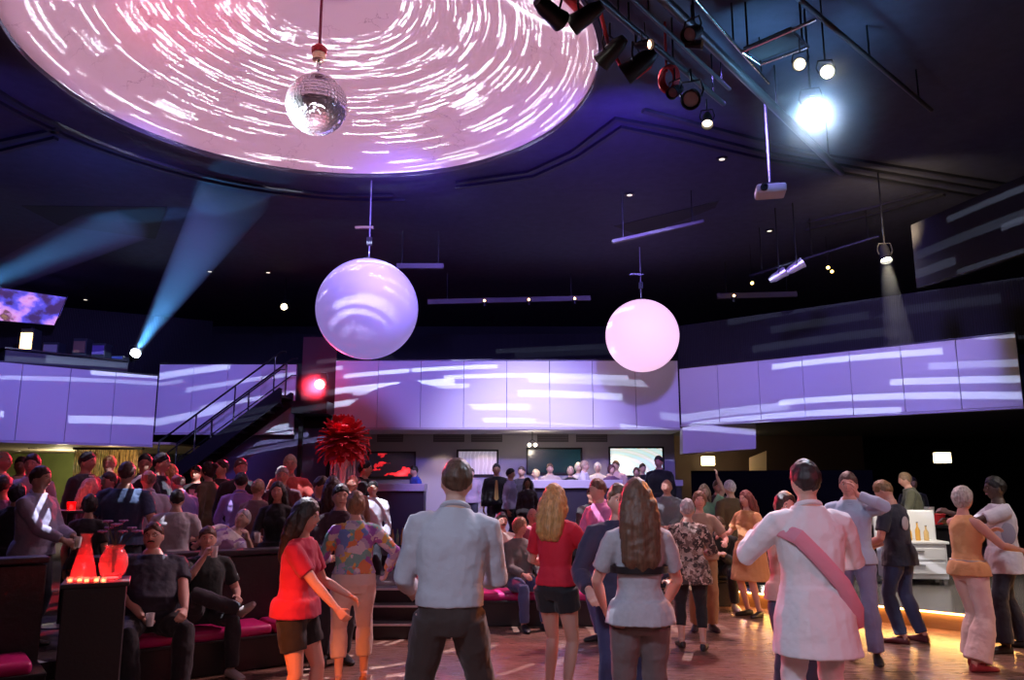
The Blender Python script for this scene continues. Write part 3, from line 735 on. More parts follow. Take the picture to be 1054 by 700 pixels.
# ---- the two seated men, the seated woman and the one at the stage edge
pp('m1', 'heavy seated person with moustache and glasses in dark striped polo shirt, hand on thigh', 163, 542, 7.2, 212, h=1.70, build=1.46, belly=.15, collar=True, top=('tee', mat('dark_polo', (.012, .014, .032), .7, bump=.4, bscale=10), -.06, .01), bot=('pants', (.012, .012, .018), .02), hair=('short', (.09, .045, .025)), skin='fair', hip=(0, 0, .57), lean=-10, pos=(-3.06, 7.02, 0), lf=(-.2, .50, .085), rf=(.17, .46, .085), rk=(.35, .8, 1), lk=(-.35, .8, 1), rh=(.10, .30, .62), rp=(.9, -.4, -.5), lh=(-.22, .42, .61), lp=(-.6, -.5, -.5), palm=None, ldir=(.3, .8, -.35), hy=-22, feat='moustache', shoes=(.62, .58, .60), group='guests seated in the booths', curl=.7)
pp('m2', 'seated person in black polo shirt drinking from a glass, one ankle across the knee', 219, 545, 7.7, 218, h=1.62, build=1.0, top=('tee', (.012, .022, .02), -.06), bot=('pants', (.018, .018, .026), .012), hair=('short', (.10, .05, .03)), hip=(0, 0, .57), lean=-3, pos=(-2.80, 7.55, 0), lf=(-.16, .42, .085), rf=(-.20, .40, .60), rk=(.5, .7, .6), rh=(.10, .23, 1.09), rp=(.7, .35, -1), rdir=(-.35, .1, .9), lh=(-.24, .24, .70), ldir=(.1, 1, -.1), hy=-16, feat=True, shoes=(.60, .52, .50), group='guests seated in the booths', curl=.9)
pp('s1', 'person in grey jacket and jeans seated on the end bench facing the dancers', 532, 536, 9.95, 205, sex='f', h=1.62, top=('jacket', (.17, .16, .15)), bot=('pants', (.08, .11, .24), .01), hair=('bob', (.32, .18, .10)), skin='red', hip=(0, 0, .56), pos=(.08, 9.96, 0), lf=(-.14, .46, .085), rf=(.12, .42, .085), lh=(-.14, .36, .66), rh=(.10, .36, .66), hy=30, hp=-8, feat=True, group='guests seated in the booths')
pp('e3', 'person in black with white trainers seated leaning forward at the stage edge, hands clasped', 736, 542, 12, 168, h=1.72, top=('jacket', (.02, .02, .022)), bot=('pants', (.015, .015, .018), .012), hair=('short', BRN), hip=(0, 0, .52), lean=30, lf=(-.16, .36, .085), rf=(.17, .30, .085), lh=(-.03, .42, .72), rh=(.03, .42, .72), hp=12, feat=True, shoes=(.7, .68, .68), pos=(2.90, 11.5, 0))
# ---- standing crowd on the raised tier behind the booths (the ones that show most first)
T = .15
drink = dict(rh=(.14, .36, 1.08))
pp('sweater', 'stocky person in lilac-grey sweater in profile, holding a drink, over the first booth', 42, 478, 7.35, 266, h=1.68, z0=T, build=1.16, belly=.06, top=('long', (.36, .34, .48)), hair=('short', (.05, .025, .02)), skin='tan', rh=(.10, .38, 1.02), lh=(-.10, .36, 1.04), feat=True)
pp('navyT', 'broad person in navy T-shirt seen from behind, over the glowing red vases', 131, 475, 7.75, 8, z0=T, build=1.22, top=('tee', (.03, .06, .14)), hair=('short', (.07, .025, .02)), skin='tan', lh=(-.26, .14, 1.0), rh=(.26, .16, 1.0))
pp('greyback', 'person with dark hair in light grey shirt perched with back to the booth', 182, 505, 7.85, 14, z0=T, h=1.46, build=1.12, top=('tee', (.52, .50, .54)), hair=('short', BKH), lh=(-.24, .28, 1.0), rh=(.24, .30, 1.05), lean=6)
pp('bald', 'bald person in violet shirt leaning over beside the stair foot', 192, 484, 9.0, 60, z0=T, h=1.66, lean=14, build=1.14, top=('long', (.34, .28, .58)), hair=('fringe', (.20, .12, .10)), skin='red', lh=(-.2, .34, 1.0), rh=(.22, .36, .98))
pp('recline', 'grey-haired person in white print shirt lounging along the back of the booth', 224, 519, 8.05, 168, z0=T, h=1.66, lean=-26, side=-30, hip=(0, -.1, .60), build=1.12, top=('tee', M_splash), bot=('pants', (.02, .02, .03)), hair=('short', GRY), hr=24, lf=(-.2, .35, .085), rf=(.2, .32, .085), lh=(-.55, .02, .96), rh=(.24, .30, .92), lp=(-.3, -.3, -1), feat=True, pos=(-3.36, 8.98, T))
pp('purpleback', 'dark-haired person in shiny purple shirt seen from behind', 249, 479, 9.35, 12, z0=T, h=1.66, top=('long', (.34, .22, .58)), hair=('short', BKH), lh=(-.22, .3, 1.02))
pp('redrim', 'person with short light hair in brown jacket edged by red light, back turned', 266, 486, 8.25, -20, z0=T, h=1.56, top=('jacket', (.15, .10, .09)), hair=('short', (.30, .18, .10)), skin='red')
pp('longhair', 'person with long black hair in black top facing the room, drink in hand', 287, 490, 8.15, 185, sex='f', z0=T, h=1.54, top=('long', BLK), hair=('long', BKH, .30), skin='red', feat=True, **drink)
pp('greyred', 'grey-haired person in dark shirt lit red, standing behind the long black hair', 291, 480, 9.45, 190, z0=T, top=('long', (.10, .04, .06)), hair=('short', GRY), skin='red', feat=True)
pp('redshirtman', 'tall person with pale cropped hair in red patterned shirt', 299, 468, 10.5, 196, z0=T, top=('tee', (.55, .10, .08)), hair=('short', (.60, .50, .36)), skin='red', lh=(-.3, .34, 1.1), feat=True)
pp('purpledark', 'person in plum shirt bending towards the person in red', 320, 486, 9.1, 250, z0=T, h=1.62, lean=14, top=('long', (.12, .05, .14)), hair=('short', DBR), skin='red')
pp('redface', 'red-lit person in scarlet top standing under the feather plume', 331, 485, 9.0, 130, z0=T, h=1.58, top=('tee', (.62, .06, .07)), hair=('short', (.40, .20, .12)), skin='red', feat=True)
pp('darklong', 'person with long dark hair in black dress, back turned, under the feather plume', 343, 482, 8.3, 10, sex='f', z0=T, h=1.60, top=('tee', (.05, .012, .02)), hair=('long', (.035, .012, .012), .34), skin='red')
pp('pinkman', 'balding person in khaki jacket near the tall glass stand', 363, 481, 9.98, 215, z0=T, h=1.64, top=('jacket', (.22, .13, .09)), hair=('fringe', (.30, .20, .14)), skin='red', feat=True)
pp('darkprof', 'dark-haired person in black shirt turned towards the picture screens', 375, 474, 11.5, 275, z0=T, top=('long', BLK), hair=('short', BKH), skin='tan', feat=True)
pp('whitefront', 'person with dark hair in open white shirt facing the dancers, by the tall glass stand', 384, 493, 10.85, 190, z0=T, h=1.56, top=('long', (.66, .68, .78)), hair=('short', BKH), skin='fair', feat=True)
pp('blackarms', 'person in black shirt in profile with hand raised, close to the stair', 166, 466, 9.75, 268, z0=T, top=('long', (.015, .015, .022)), hair=('short', BKH), skin='tan', rh=(.12, .36, 1.18), feat=True)
pp('whiteshirt', 'person in crisp white shirt, side view, standing against the navy T-shirt', 154, 480, 8.75, 40, z0=T, h=1.68, top=('long', (.66, .64, .72)), hair=('fringe', (.35, .20, .15)), skin='red', rh=(.28, .2, 1.0))
pp('blonde', 'person with shoulder-length blonde hair and dark top behind the lilac-grey sweater', 93, 487, 8.9, 300, sex='f', z0=T, h=1.58, top=('long', (.03, .02, .03)), hair=('long', (.50, .36, .28), .26), skin='tan')
pp('blackhair', 'short person with black hair, back turned, directly over the red vases', 93, 509, 7.75, 10, sex='f', z0=T, h=1.46, top=('tee', (.02, .015, .02)), hair=('bob', BKH), skin='tan', hip=(0, 0, .88), lf=(-.1, .1, .085), rf=(.1, .1, .085))
pp('suitprof', 'person in dark suit and white collar in profile before the gold curtain', 90, 465, 10.0, 262, z0=T, top=('jacket', (.03, .018, .024)), hair=('short', BKH), skin='tan', feat=True,
   extra=lambda k: MB().tube([(k['spine'](.50) + k['fw'] * .085 * math.cos(t) + k['rt'] * .088 * math.sin(t)) * k['S'] for t in (2 * math.pi * i / 16 for i in range(16))], .02 * k['S'], 8, close=True).build('shirt_collar', mat('white_cotton', (.7, .7, .72), .8), k['root']))
pp('barback', 'person in black with glowing fringe of hair, facing out before the gold curtain', 114, 467, 11.5, 184, z0=T, top=('long', BLK), hair=('short', BLN), feat=True)
pp('violet', 'person in dark plum top half hidden by the navy T-shirt', 114, 484, 9.2, 150, z0=T, h=1.66, top=('long', (.10, .04, .12)), hair=('short', DBR), skin='tan')
pp('palefront', 'person in pale open-collar shirt facing out with violet-lit face', 35, 467, 9.3, 192, z0=T, top=('long', (.55, .45, .60)), hair=('short', DBR), skin='fair', feat=True)
pp('baldred', 'bald person with red-lit face at the very edge, in cream shirt', 3, 462, 9.9, 275, z0=T, top=('long', (.60, .52, .42)), hair=('fringe', GRY), skin='red', feat=True)
pp('purpleseat', 'dark-haired person in mauve shirt, back turned, at the very edge', 5, 481, 8.1, 5, z0=T, h=1.6, top=('tee', (.40, .22, .42)), hair=('short', BKH), skin='tan')
pp('darkhead', 'person in black with black bobbed hair, back turned, next to the lilac-grey sweater', 19, 490, 7.5, 0, sex='f', z0=T, h=1.52, top=('long', (.02, .018, .025)), hair=('bob', BKH), skin='tan')
pp('creamback', 'person in cream shirt standing in front of the green wall', 23, 470, 11.2, 200, z0=T, top=('long', (.58, .50, .36)), hair=('short', BKH), skin='brown')
pp('behindblack', 'dark-haired person close behind the raised hand of the black shirt', 150, 467, 10.4, 200, z0=T, top=('long', (.06, .02, .04)), hair=('short', BKH), skin='tan')
pp('blondeblur', 'person with tousled golden hair at the foot of the stair', 177, 464, 11.2, 100, sex='f', z0=T, h=1.80, top=('tee', (.40, .16, .14)), hair=('curly', (.62, .34, .12), .28), skin='fair')
pp('suitface', 'person in black suit and pale shirt facing out under the stair', 203, 479, 11.5, 180, z0=T, top=('jacket', BLK), hair=('short', BKH), skin='tan', feat=True,
   extra=lambda k: MB().slab([(k['spine'](.44) + k['fw'] * .128 + k['rt'] * q) * k['S'] for q in (-.045, .045)] + [(k['spine'](.14) + k['fw'] * .138) * k['S']], k['fw'] * .012 * k['S']).build('shirt_front', mat('pale_cotton', (.62, .58, .66), .8), k['root']))
pp('yellowlit', 'person with dark bun in olive jacket, profile, under the stair', 216, 475, 10.6, 80, sex='f', z0=T, top=('jacket', (.13, .11, .05)), hair=('bun', BKH), feat=True)
pp('suitbehind', 'person in dark suit standing behind the dark bun', 229, 473, 11.4, 150, z0=T, top=('jacket', (.03, .025, .03)), hair=('short', DBR), feat=True)
pp('darkjacket', 'person with red-edged dark hair in black jacket behind the purple shirt', 248, 472, 10.3, 215, z0=T, top=('jacket', BLK), hair=('short', (.10, .04, .03)), skin='red', feat=True)
# ---- people across the floor in the middle
T2 = .33
pp('goldtie', 'person in black suit with gold tie standing in front of the bar counter', 511, 477, 17.0, 182, z0=T2, build=1.05, top=('jacket', BLK), hair=('short', BKH), skin='tan', feat=True, near=False,
   extra=lambda k: MB().slab([(k['spine'](t) + k['fw'] * (.15 + t * .0) + k['rt'] * q) * k['S'] for t, q in ((.45, -.02), (.45, .02), (.08, .045), (.02, 0), (.08, -.045))], k['fw'] * .012 * k['S']).build('tie', mat('gold_tie', (.45, .28, .10), .5), k['root']))
pp('lavender', 'dark-haired person in lavender shirt beside the gold tie', 525, 482, 16.6, 250, z0=T2, top=('long', (.45, .42, .70)), hair=('short', BKH), skin='tan')
pp('darksuit2', 'person in dark blazer between the lavender shirt and the glowing hair', 537, 480, 18.2, 165, z0=T2, top=('jacket', (.035, .03, .045)), hair=('short', DBR), feat=True)
pp('darkwoman', 'person with dark hair in black seated low before the bar counter', 543, 496, 15.9, 180, sex='f', z0=T2, h=1.46, top=('long', (.03, .02, .025)), hair=('long', BKH, .28), skin='brown')
T3 = .33
for k, lab, u, vt, Y, fc, kw in (
    ('b1', 'person in royal blue shirt leaning by the screen of red shapes', 430, 479, 20.1, 120, dict(top=('long', (.03, .07, .45)), hair=('short', BKH), lean=8)),
    ('b2', 'person in grey behind the bar, first head past the pale screen edge', 475, 484, 20.7, 175, dict(top=('long', (.25, .22, .28)), hair=('short', BRN))),
    ('b3', 'person in mauve behind the bar, under the middle of the pale screen', 485, 482, 20.5, 185, dict(top=('long', (.36, .28, .38)), hair=('short', DBR))),
    ('b4', 'person with glowing blond hair behind the bar under the dark screen', 552, 483, 20.6, 110, dict(sex='f', top=('tee', (.5, .42, .3)), hair=('bob', (.75, .58, .32)))),
    ('b5', 'person in beige shirt behind the bar in front of the dark screen', 566, 477, 20.4, 180, dict(top=('long', (.55, .46, .38)), hair=('short', BRN))),
    ('b6', 'person with fair hair in black behind the bar, at the dark screen edge', 587, 480, 20.6, 185, dict(sex='f', top=('long', BLK), hair=('bob', (.5, .38, .28)))),
    ('b7', 'person with white-blond hair behind the bar, close to the white shirt', 595, 476, 21.1, 200, dict(sex='f', top=('long', (.62, .58, .55)), hair=('bob', (.75, .66, .5)))),
    ('b8', 'person in white shirt standing behind the bar in profile', 601, 474, 20.2, 260, dict(top=('long', (.66, .62, .74)), hair=('short', (.4, .28, .2)))),
    ('b9', 'white-haired person in cream top behind the bar by the colourful screen', 615, 476, 21.25, 175, dict(sex='f', top=('long', (.70, .62, .5)), hair=('bob', (.75, .68, .55)))),
    ('b10', 'person in plum top at the lower corner of the colourful screen', 629, 478, 20.3, 200, dict(sex='f', top=('long', (.14, .06, .12)), hair=('bob', (.10, .03, .04)))),
    ('b11', 'person in rosy shirt in front of the colourful screen', 634, 473, 21.3, 150, dict(top=('long', (.50, .32, .36)), hair=('short', BRN))),
    ('b12', 'brown-haired person in dark top below the colourful screen', 655, 481, 20.5, 170, dict(sex='f', top=('long', (.10, .07, .07)), hair=('bob', BRN))),
    ('b13', 'dark-haired person in black jacket below the colourful screen', 661, 477, 20.9, 190, dict(top=('jacket', BLK), hair=('short', DBR)))):
    pp(k, lab, u, vt, Y, fc, z0=T3, group='people behind the far bar', feat=True, **kw)
pp('blackshirt', 'broad person in black shirt with red-lit face against the colourful screen', 678, 469, 17.6, 150, z0=T3, build=1.2, top=('long', BLK), hair=('short', BKH), skin='red', feat=True)
pp('r16', 'dark-haired person with moustache seated at a low table near the grey shirt', 517, 516, 11.6, 200, z0=0, h=1.7, hip=(0, 0, .50), lf=(-.16, .4, .085), rf=(.16, .4, .085), top=('tee', (.45, .34, .30)), hair=('short', BKH), skin='red', feat='moustache', lh=(-.15, .38, .74), rh=(.15, .38, .74), pos=(-.15, 11.6, 0))
pp('r17', 'bald seated person in red top beside the moustache', 531, 515, 12.5, 190, z0=0, h=1.72, hip=(0, 0, .52), lf=(-.16, .4, .085), rf=(.16, .4, .085), top=('tee', (.45, .10, .14)), hair=('bald', BKH), skin='red', feat=True, pos=(.31, 12.5, 0))
pp('r18', 'ruddy person in dark grey jacket behind the pink shirt', 609, 496, 12.1, 205, h=1.62, top=('jacket', (.09, .085, .09)), hair=('short', BRN), skin='red', feat=True)
pp('f1', 'balding person in grey sweater facing out, hands together, before the bar end', 686, 489, 12.7, 165, h=1.74, build=1.12, top=('long', (.19, .19, .21)), hair=('fringe', (.12, .07, .05)), skin='red', lh=(-.04, .33, 1.02), rh=(.06, .34, 1.0), feat=True)
pp('f2', 'person in pale green top with one arm lifted high', 724, 489, 12.5, 175, sex='f', h=1.66, top=('tee', (.26, .48, .30)), hair=('long', (.40, .28, .18), .24), lh=(-.20, .10, 1.86), lp=(-1, .2, .2), ldir=(0, 0, 1), feat=True)
pp('f3', 'person in black with white badge on the chest, smiling, next to the olive jacket', 738, 486, 14.4, 190, h=1.74, top=('long', (.05, .02, .04)), hair=('short', BRN), skin='red', feat=True,
   extra=lambda k: MB().slab([(k['spine'](.30) + k['fw'] * .135 + k['rt'] * a + k['up'] * b) * k['S'] for a, b in ((-.03, -.05), (.03, -.05), (.03, .05), (-.03, .05))], k['fw'] * .006).build('name_badge', mat('badge_card', (.8, .8, .85), .5), k['root']))
pp('f4', 'white-haired person in olive jacket and blue jeans, back turned', 751, 489, 12.4, 20, h=1.72, top=('jacket', (.11, .07, .03)), bot=('pants', (.16, .20, .34), .015), hair=('short', (.60, .58, .62)))
pp('f5', 'person in orange dress with auburn hair dancing before the dark drapes', 768, 500, 11.1, 120, sex='f', h=1.58, build=1.1, top=('tee', (.62, .27, .10), -.45, .08), bot=('none', BLK), hair=('long', (.20, .05, .04), .22), skin='red', lh=(-.26, .26, 1.0), rh=(.26, .3, 1.1), feat=True)
pp('h2', 'person in olive jacket bent over the bar on the stage, back turned', 941, 493, 12.85, 70, z0=.2, h=1.66, lean=12, top=('jacket', (.09, .085, .05)), hair=('short', (.24, .14, .08)), skin='red', lh=(-.16, .40, 1.05), rh=(.16, .42, 1.02))
pp('h3', 'small distant person in black by the far black drapes', 938, 490, 15.6, 180, z0=0, h=1.80, top=('long', BLK), hair=('short', BKH), skin='brown')
# ================================================================== furniture and fittings
M_vinyl = mat('pink_vinyl', (.55, .015, .16), .35, bump=.1, bscale=20)
M_blkvin = mat('black_vinyl', (.016, .013, .016), .45, bump=.25, bscale=30)
M_brownvin = mat('brown_quilt', (.030, .016, .018), .5, bump=.4, bscale=18)
M_wood = mat('black_lacquer', (.02, .017, .02), .3, bump=.05, bscale=20)
M_chrome = mat('chrome', (.7, .7, .72), .15, 1.0)
M_glass = mat('clear_glass', (.95, .93, .95), .05, alpha=.42, spec=.8)
def lin(p0, p1):
    p0, p1 = V((p0[0], p0[1], 0)), V((p1[0], p1[1], 0)); d = p1 - p0; L = d.length; d = d / L
    n = V((d.y, -d.x, 0))                    # towards the camera for left-to-right runs
    return p0, d, n, L, Matrix((d, n * -1, V((0, 0, 1)))).transposed()
# ---- booths: a back wall with a padded ledge, and cushioned benches in front
def bench(p0, p1, label, back=True, ztop=1.05, depth=.52, cush=1, c0=0.0, c1=None):
    a, d, n, L, rot = lin(p0, p1)
    root = empty('booth_bench', a, label, 'bench', 'booth benches with pink cushions')
    c1 = L if c1 is None else c1
    MB().box(d * L / 2 + n * (depth / 2) + V((0, 0, .14)), (L, depth - .06, .28), rot=rot).build('base', M_wood, root, False, .01)
    MB().box(d * L / 2 + n * (depth / 2) + V((0, 0, .28)), (L, depth, .03), rot=rot).build('seat_board', M_blkvin, root, False, .006)
    ww = (c1 - c0) / cush
    for i in range(cush):
        MB().box(d * (c0 + ww * (i + .5)) + n * (depth / 2 + .01) + V((0, 0, .335)), (ww - .02, depth - .05, .10), rot=rot).build('seat_cushion', M_vinyl, root, True, .035)
    if back:
        MB().box(d * L / 2 - n * .09 + V((0, 0, ztop / 2 - .02)), (L, .16, ztop - .04), rot=rot).build('back_panel', M_brownvin, root, False, .01)
        MB().box(d * L / 2 - n * .09 + V((0, 0, ztop)), (L + .02, .24, .05), rot=rot).build('top_ledge', M_blkvin, root, False, .012)
    return root
bench((-6.53, 4.51), (-3.72, 6.60), 'booth bench with bright pink cushion before the glowing vases', c0=.5, c1=3.42, ztop=1.06)
bench((-3.71, 7.22), (-1.90, 8.58), 'booth bench on which the two drinking guests sit', ztop=1.0, cush=3)
bench((-.40, 10.4), (1.6, 10.4), 'end bench with pink cushion where the grey jacket sits', back=False, depth=.55, cush=2)
bench((.6, 11.3), (1.95, 11.3), 'low bench standing behind the end bench', back=False, depth=.5, cush=2)
# ---- steps up to the tier
st = empty('step_unit', (-1.24, 9.1, 0), 'black steps with pale nosings between booth and end bench', 'steps')
for i in range(3):
    MB().box((0, .16 + .3 * i, .075 + .075 * i), (1.15, .32, .15 * (i + 1))).build('tread', M_wood, st, False, .006)
    MB().box((0, -.004 + .3 * i, .146 + .15 * i), (1.15, .012, .02)).build('nosing', mat('nosing_strip', (.75, .72, .75), .35, .5), st, False)
# ---- pedestal with glowing vases
pc = at(100, 597, 6.05); PZT = pc.z; pc.z = 0
pd = empty('pedestal', pc, 'square dark pedestal carrying the red glowing vases', 'pedestal', rz=R(24))
MB().box((0, 0, PZT / 2 - .01), (.40, .40, PZT - .04)).build('column', mat('dark_laminate', (.020, .016, .021), .55, bump=.1, bscale=40), pd, False, .008)
MB().box((0, 0, PZT - .015), (.44, .44, .03)).build('top', mat('dark_laminate'), pd, False, .006)
MB().box((0, 0, .015), (.36, .36, .03)).build('plinth', M_black, pd, False)
M_redled = mat('red_led', (.8, .02, .02), .4, emit=(1, .03, .03), estr=9)
def vase(name, label, loc, prof, red=True):
    root = empty(name, loc, label, 'vase', 'vases on the pedestal'); M_glass = mat('rosy_glass', (.9, .30, .30), .06, alpha=.38, spec=.8)
    outer = prof; inner = [(max(r - .005, .003), z) for r, z in reversed(prof) if z > .01]
    MB().lathe(outer + inner, n=28).build('glass_body', M_glass, root)
    MB().lathe([(.0, .008), (prof[0][0] * .8, .008), (prof[0][0] * .8, .016), (0, .016)], n=20).build('light_disc', M_redled, root)
    lamp('POINT', V(loc) + V((0, 0, .06)), 1.3, (1, .02, .03), size=.02, name='vase_light')
    return root
vz = PZT + .001
vase('vase', 'tall conical glass vase glowing red on the pedestal', pc + V((-.09, -.03, vz)), [(.085, 0), (.09, .02), (.075, .10), (.05, .20), (.032, .27), (.03, .30), (.045, .33)])
vase('vase', 'round knobbly glass vase glowing red with dark sprigs in it', pc + V((.09, .04, vz)), [(.05, 0), (.085, .04), (.10, .10), (.095, .16), (.07, .205), (.06, .22), (.075, .245)])
pl = empty('flower_sprig', pc + V((.09, .04, vz + .02)), 'dark flower sprigs standing in the round red vase', 'plant')
M_leaf = mat('dark_leaf', (.05, .07, .035), .6); M_petal = mat('purple_petal', (.22, .14, .34), .7)
for i in range(9):
    a = i * 2.4; tip = V((.05 * math.cos(a) + .10 * math.cos(a) * (i % 3) / 2, .05 * math.sin(a), .32 + .025 * (i % 4)))
    s_ = MB().tube([(0, 0, 0), V((tip.x * .16, tip.y * .16, tip.z * .6)), tip], [.004, .003, .002], 5).build('stem', M_leaf, pl)
    fl_ = MB()
    for q in range(6):
        b_ = q * 1.05 + i; fl_.ell(tip + V((.022 * math.cos(b_), .022 * math.sin(b_), .004)), (.016, .014, .008), 8, 6)
    fl_.ell(tip, .01, 8, 6); fl_.build('blossom', M_petal, s_)
for i in range(5):                       # candle cups in front of the vases
    a = -.12 + .06 * i
    c_ = empty('votive_cup', pc + V((a - .0, -.15 + .02 * (i % 2), vz)), 'small red votive cup along the front of the pedestal top', 'votive', 'votive cups on the pedestal')
    MB().lathe([(.018, 0), (.022, .035), (.019, .035), (.015, .006)], n=14).build('cup', M_glass, c_)
    MB().lathe([(.0, .007), (.012, .007), (.012, .02), (0, .024)], n=12).build('flame_light', mat('ember', (1, .3, .1), .5, emit=(1, .22, .08), estr=14), c_)
# ---- drinks held by the guests
def cup(pos, label, h=.10, r=.034, m=None, liquid=(.6, .35, .1), tilt=None):
    root = empty('drinking_glass', V(pos) - V((0, 0, h * .5)), label, 'glass', None)
    if tilt: root.rotation_euler = tilt
    MB().lathe([(r * .8, 0), (r, h), (r - .003, h), (r * .78, .008)], n=16).build('tumbler', m or M_glass, root)
    MB().lathe([(0, .009), (r * .74, .009), (r * .88, h * .7), (0, h * .7)], n=16).build('drink', mat('drink_%02x' % int(liquid[0] * 255), liquid, .1, alpha=.8), root)
    return root
def hold(k, hand_, label, off=(0, 0, .02), **kw):
    cup(G[k][hand_] + V(off), label, **kw)
hold('m1', 'rhand', 'clear glass held in the lap of the moustached guest', (.035, -.03, .035), liquid=(.8, .8, .8))
hold('m2', 'rhand', 'glass at the lips of the guest in black polo', (.05, -.03, -.02), liquid=(.8, .75, .7))
hold('longhair', 'rhand', 'glass in the hand of the guest with long black hair', (0, -.03, .02))
hold('sweater', 'rhand', 'beer glass held by the guest in the lilac-grey sweater', (.05, 0, .02), liquid=(.7, .4, .1))
hold('blackarms', 'rhand', 'glass raised by the guest in profile close to the stair', (.04, 0, .02))
hold('s1', 'lhand', 'glass in the lap of the guest in grey jacket', (-.03, -.05, .03), liquid=(.8, .8, .8))
# ---- standing tables with red lights among the crowd
def bar_table(x, y, z, label, h=1.05, r=.3, red=True):
    root = empty('bar_table', (x, y, z), label, 'table', 'standing tables on the tier')
    MB().lathe([(0, h - .03), (r - .01, h - .03), (r, h - .02), (r, h), (0, h)], n=32).build('table_top', M_wood, root)
    MB().lathe([(.035, .02), (.035, h - .03)], n=14).build('post', M_metal, root)
    MB().lathe([(0, 0), (.22, 0), (.22, .012), (.05, .03), (0, .03)], n=24).build('foot', M_metal, root)
    if red:
        c_ = empty('table_lantern', (x, y, z + h), label.replace('standing table', 'red table lantern on the standing table'), 'lantern', 'red lanterns on the standing tables')
        MB().lathe([(.04, 0), (.05, .09), (.046, .09), (.036, .006)], n=16).build('glass_shade', mat('red_glass', (.9, .05, .05), .1, alpha=.6), c_)
        MB().lathe([(0, .008), (.02, .008), (.02, .05), (0, .06)], n=12).build('candle', mat('red_led'), c_)
        lamp('POINT', (x, y, z + h + .17), 7, (1, .05, .06), size=.05, name='lantern_light')
for u, v, Y, lab in ((73, 525, 9.0, 'standing table beside the lilac-grey sweater'), (238, 515, 13.0, 'standing table under the stair, behind the violet shirt')):
    p = at(u, v, Y); bar_table(p.x, Y, .15, lab, h=p.z - .15)
# ---- tall glass stand with the red feather plume
fp = at(354, 452, 10.4)
def plume():
    root = empty('feather_plume', (fp.x, fp.y, fp.z - .30), 'big round plume of red feathers on the tall glass stand', 'centrepiece')
    M_f = mat('red_feather', (.62, .012, .035), .7, bump=.5, bscale=60, vary=.3)
    rnd = random.Random(3)
    MB().ell((0, 0, .30), .09, 16, 10).build('core', M_f, root)
    for i in range(92):
        z_ = 1 - 1.75 * (i + .5) / 92; a = i * 2.39996; rr = math.sqrt(max(0, 1 - z_ * z_))
        d_ = V((rr * math.cos(a), rr * math.sin(a), z_)).normalized(); L_ = .31 + .06 * rnd.random()
        sd = d_.cross(V((0, 0, 1))); sd = sd.normalized() if sd.length > .1 else V((1, 0, 0))
        dr = V((0, 0, -.05 * (1 - z_ * .8)))
        pts = [V((0, 0, .30)) + d_ * (L_ * t) + dr * t * t for t in (.12, .35, .6, .82, .97)]
        mb = MB(); wd = [.016, .050, .075, .075, .045]
        nn = d_.cross(sd)
        mb.loft([ring(p, sd, nn, w_, .006, 10, 2.6) for p, w_ in zip(pts, wd)])
        curl_ = pts[-1]; mb.tube([curl_, curl_ + d_ * .02 + dr * .3, curl_ + d_ * .03 + dr * .6], [.014, .012, .004], 6)
        mb.build('feather', M_f, root)
plume()
tb = empty('plume_table', (fp.x, fp.y, .15), 'round dark table beneath the tall glass stand', 'table')
MB().lathe([(0, 1.0), (.26, 1.0), (.27, 1.02), (.26, 1.04), (0, 1.04)], n=32).build('table_top', M_wood, tb)
MB().lathe([(.04, .02), (.04, 1.0)], n=14).build('post', M_metal, tb)
MB().lathe([(0, 0), (.24, 0), (.24, .015), (0, .03)], n=24).build('foot', M_metal, tb)
gs = empty('glass_stand', (fp.x, fp.y, 1.19), 'tall trumpet-shaped glass stand holding up the red feathers', 'vase')
hh = fp.z - .22 - 1.19
MB().lathe([(.13, 0), (.13, .012), (.035, .04), (.028, hh * .5), (.05, hh * .8), (.11, hh), (.105, hh), (.044, hh * .8), (.02, hh * .5), (.02, .05)], n=28).build('stem', M_glass, gs)
for i in range(10):
    a = i * .63; q = V((.10 * math.cos(a), .10 * math.sin(a), hh - .01))
    MB().tube([q, q + V((.05 * math.cos(a), .05 * math.sin(a), -.05)), q + V((.055 * math.cos(a), .055 * math.sin(a), -.22 - .03 * (i % 3)))], [.006, .005, .009], 6).build('bead_drop', M_glass, gs)
# ---- stair with landing
s_lo, s_hi = at(168, 486, 18.85), at(297, 400, 18.85)
sr = empty('stair', (s_lo.x, 18.85, 0), 'black open stair with two handrails going up to the balcony', 'stair')
def sl(p): return p - V((s_lo.x, 18.85, 0))
q0, q1 = sl(at(160, 498, 18.85)), sl(at(287, 404, 18.85))
nst = 13
for yo, nm in ((0, 'stringer'), (1.0, 'stringer')):
    e0, e1 = q0 + V((0, yo, 0)), q1 + V((0, yo, 0))
    MB().slab([e0 + V((0, 0, -.26)), e1 + V((0, 0, -.26)), e1 + V((.06, 0, -.26)), e1 + V((.06, 0, .1)), e1 + V((0, 0, .12)), e0 + V((0, 0, .12))], V((0, .06, 0))).build(nm, M_metal, sr, False)
for i in range(nst):
    p = q0.lerp(q1, (i + .6) / nst); MB().box(p + V((0, .53, 0)), (.28, .94, .04)).build('tread', M_metal, sr, False)
for yo in (.03, 1.03):
    for dz, r_ in ((.98, .024), (.55, .016)):
        MB().tube([q0 + V((0, yo, dz)), q1 + V((0, yo, dz)), q1 + V((.12, yo, dz))], r_, 8).build('handrail', M_metal, sr)
    for t in (.0, .3, .62, .95):
        p = q0.lerp(q1, t) + V((0, yo, 0)); MB().tube([p, p + V((0, 0, .98))], .02, 8).build('baluster', M_metal, sr)
ld = at(321, 415, 19.5)
lnd = empty('stair_landing', (ld.x, 19.68, ld.z), 'black landing deck at the head of the stair below the red lamp', 'landing')
MB().box((0, 0, -.12), (.86, .9, .3)).build('deck', M_metal, lnd, False)
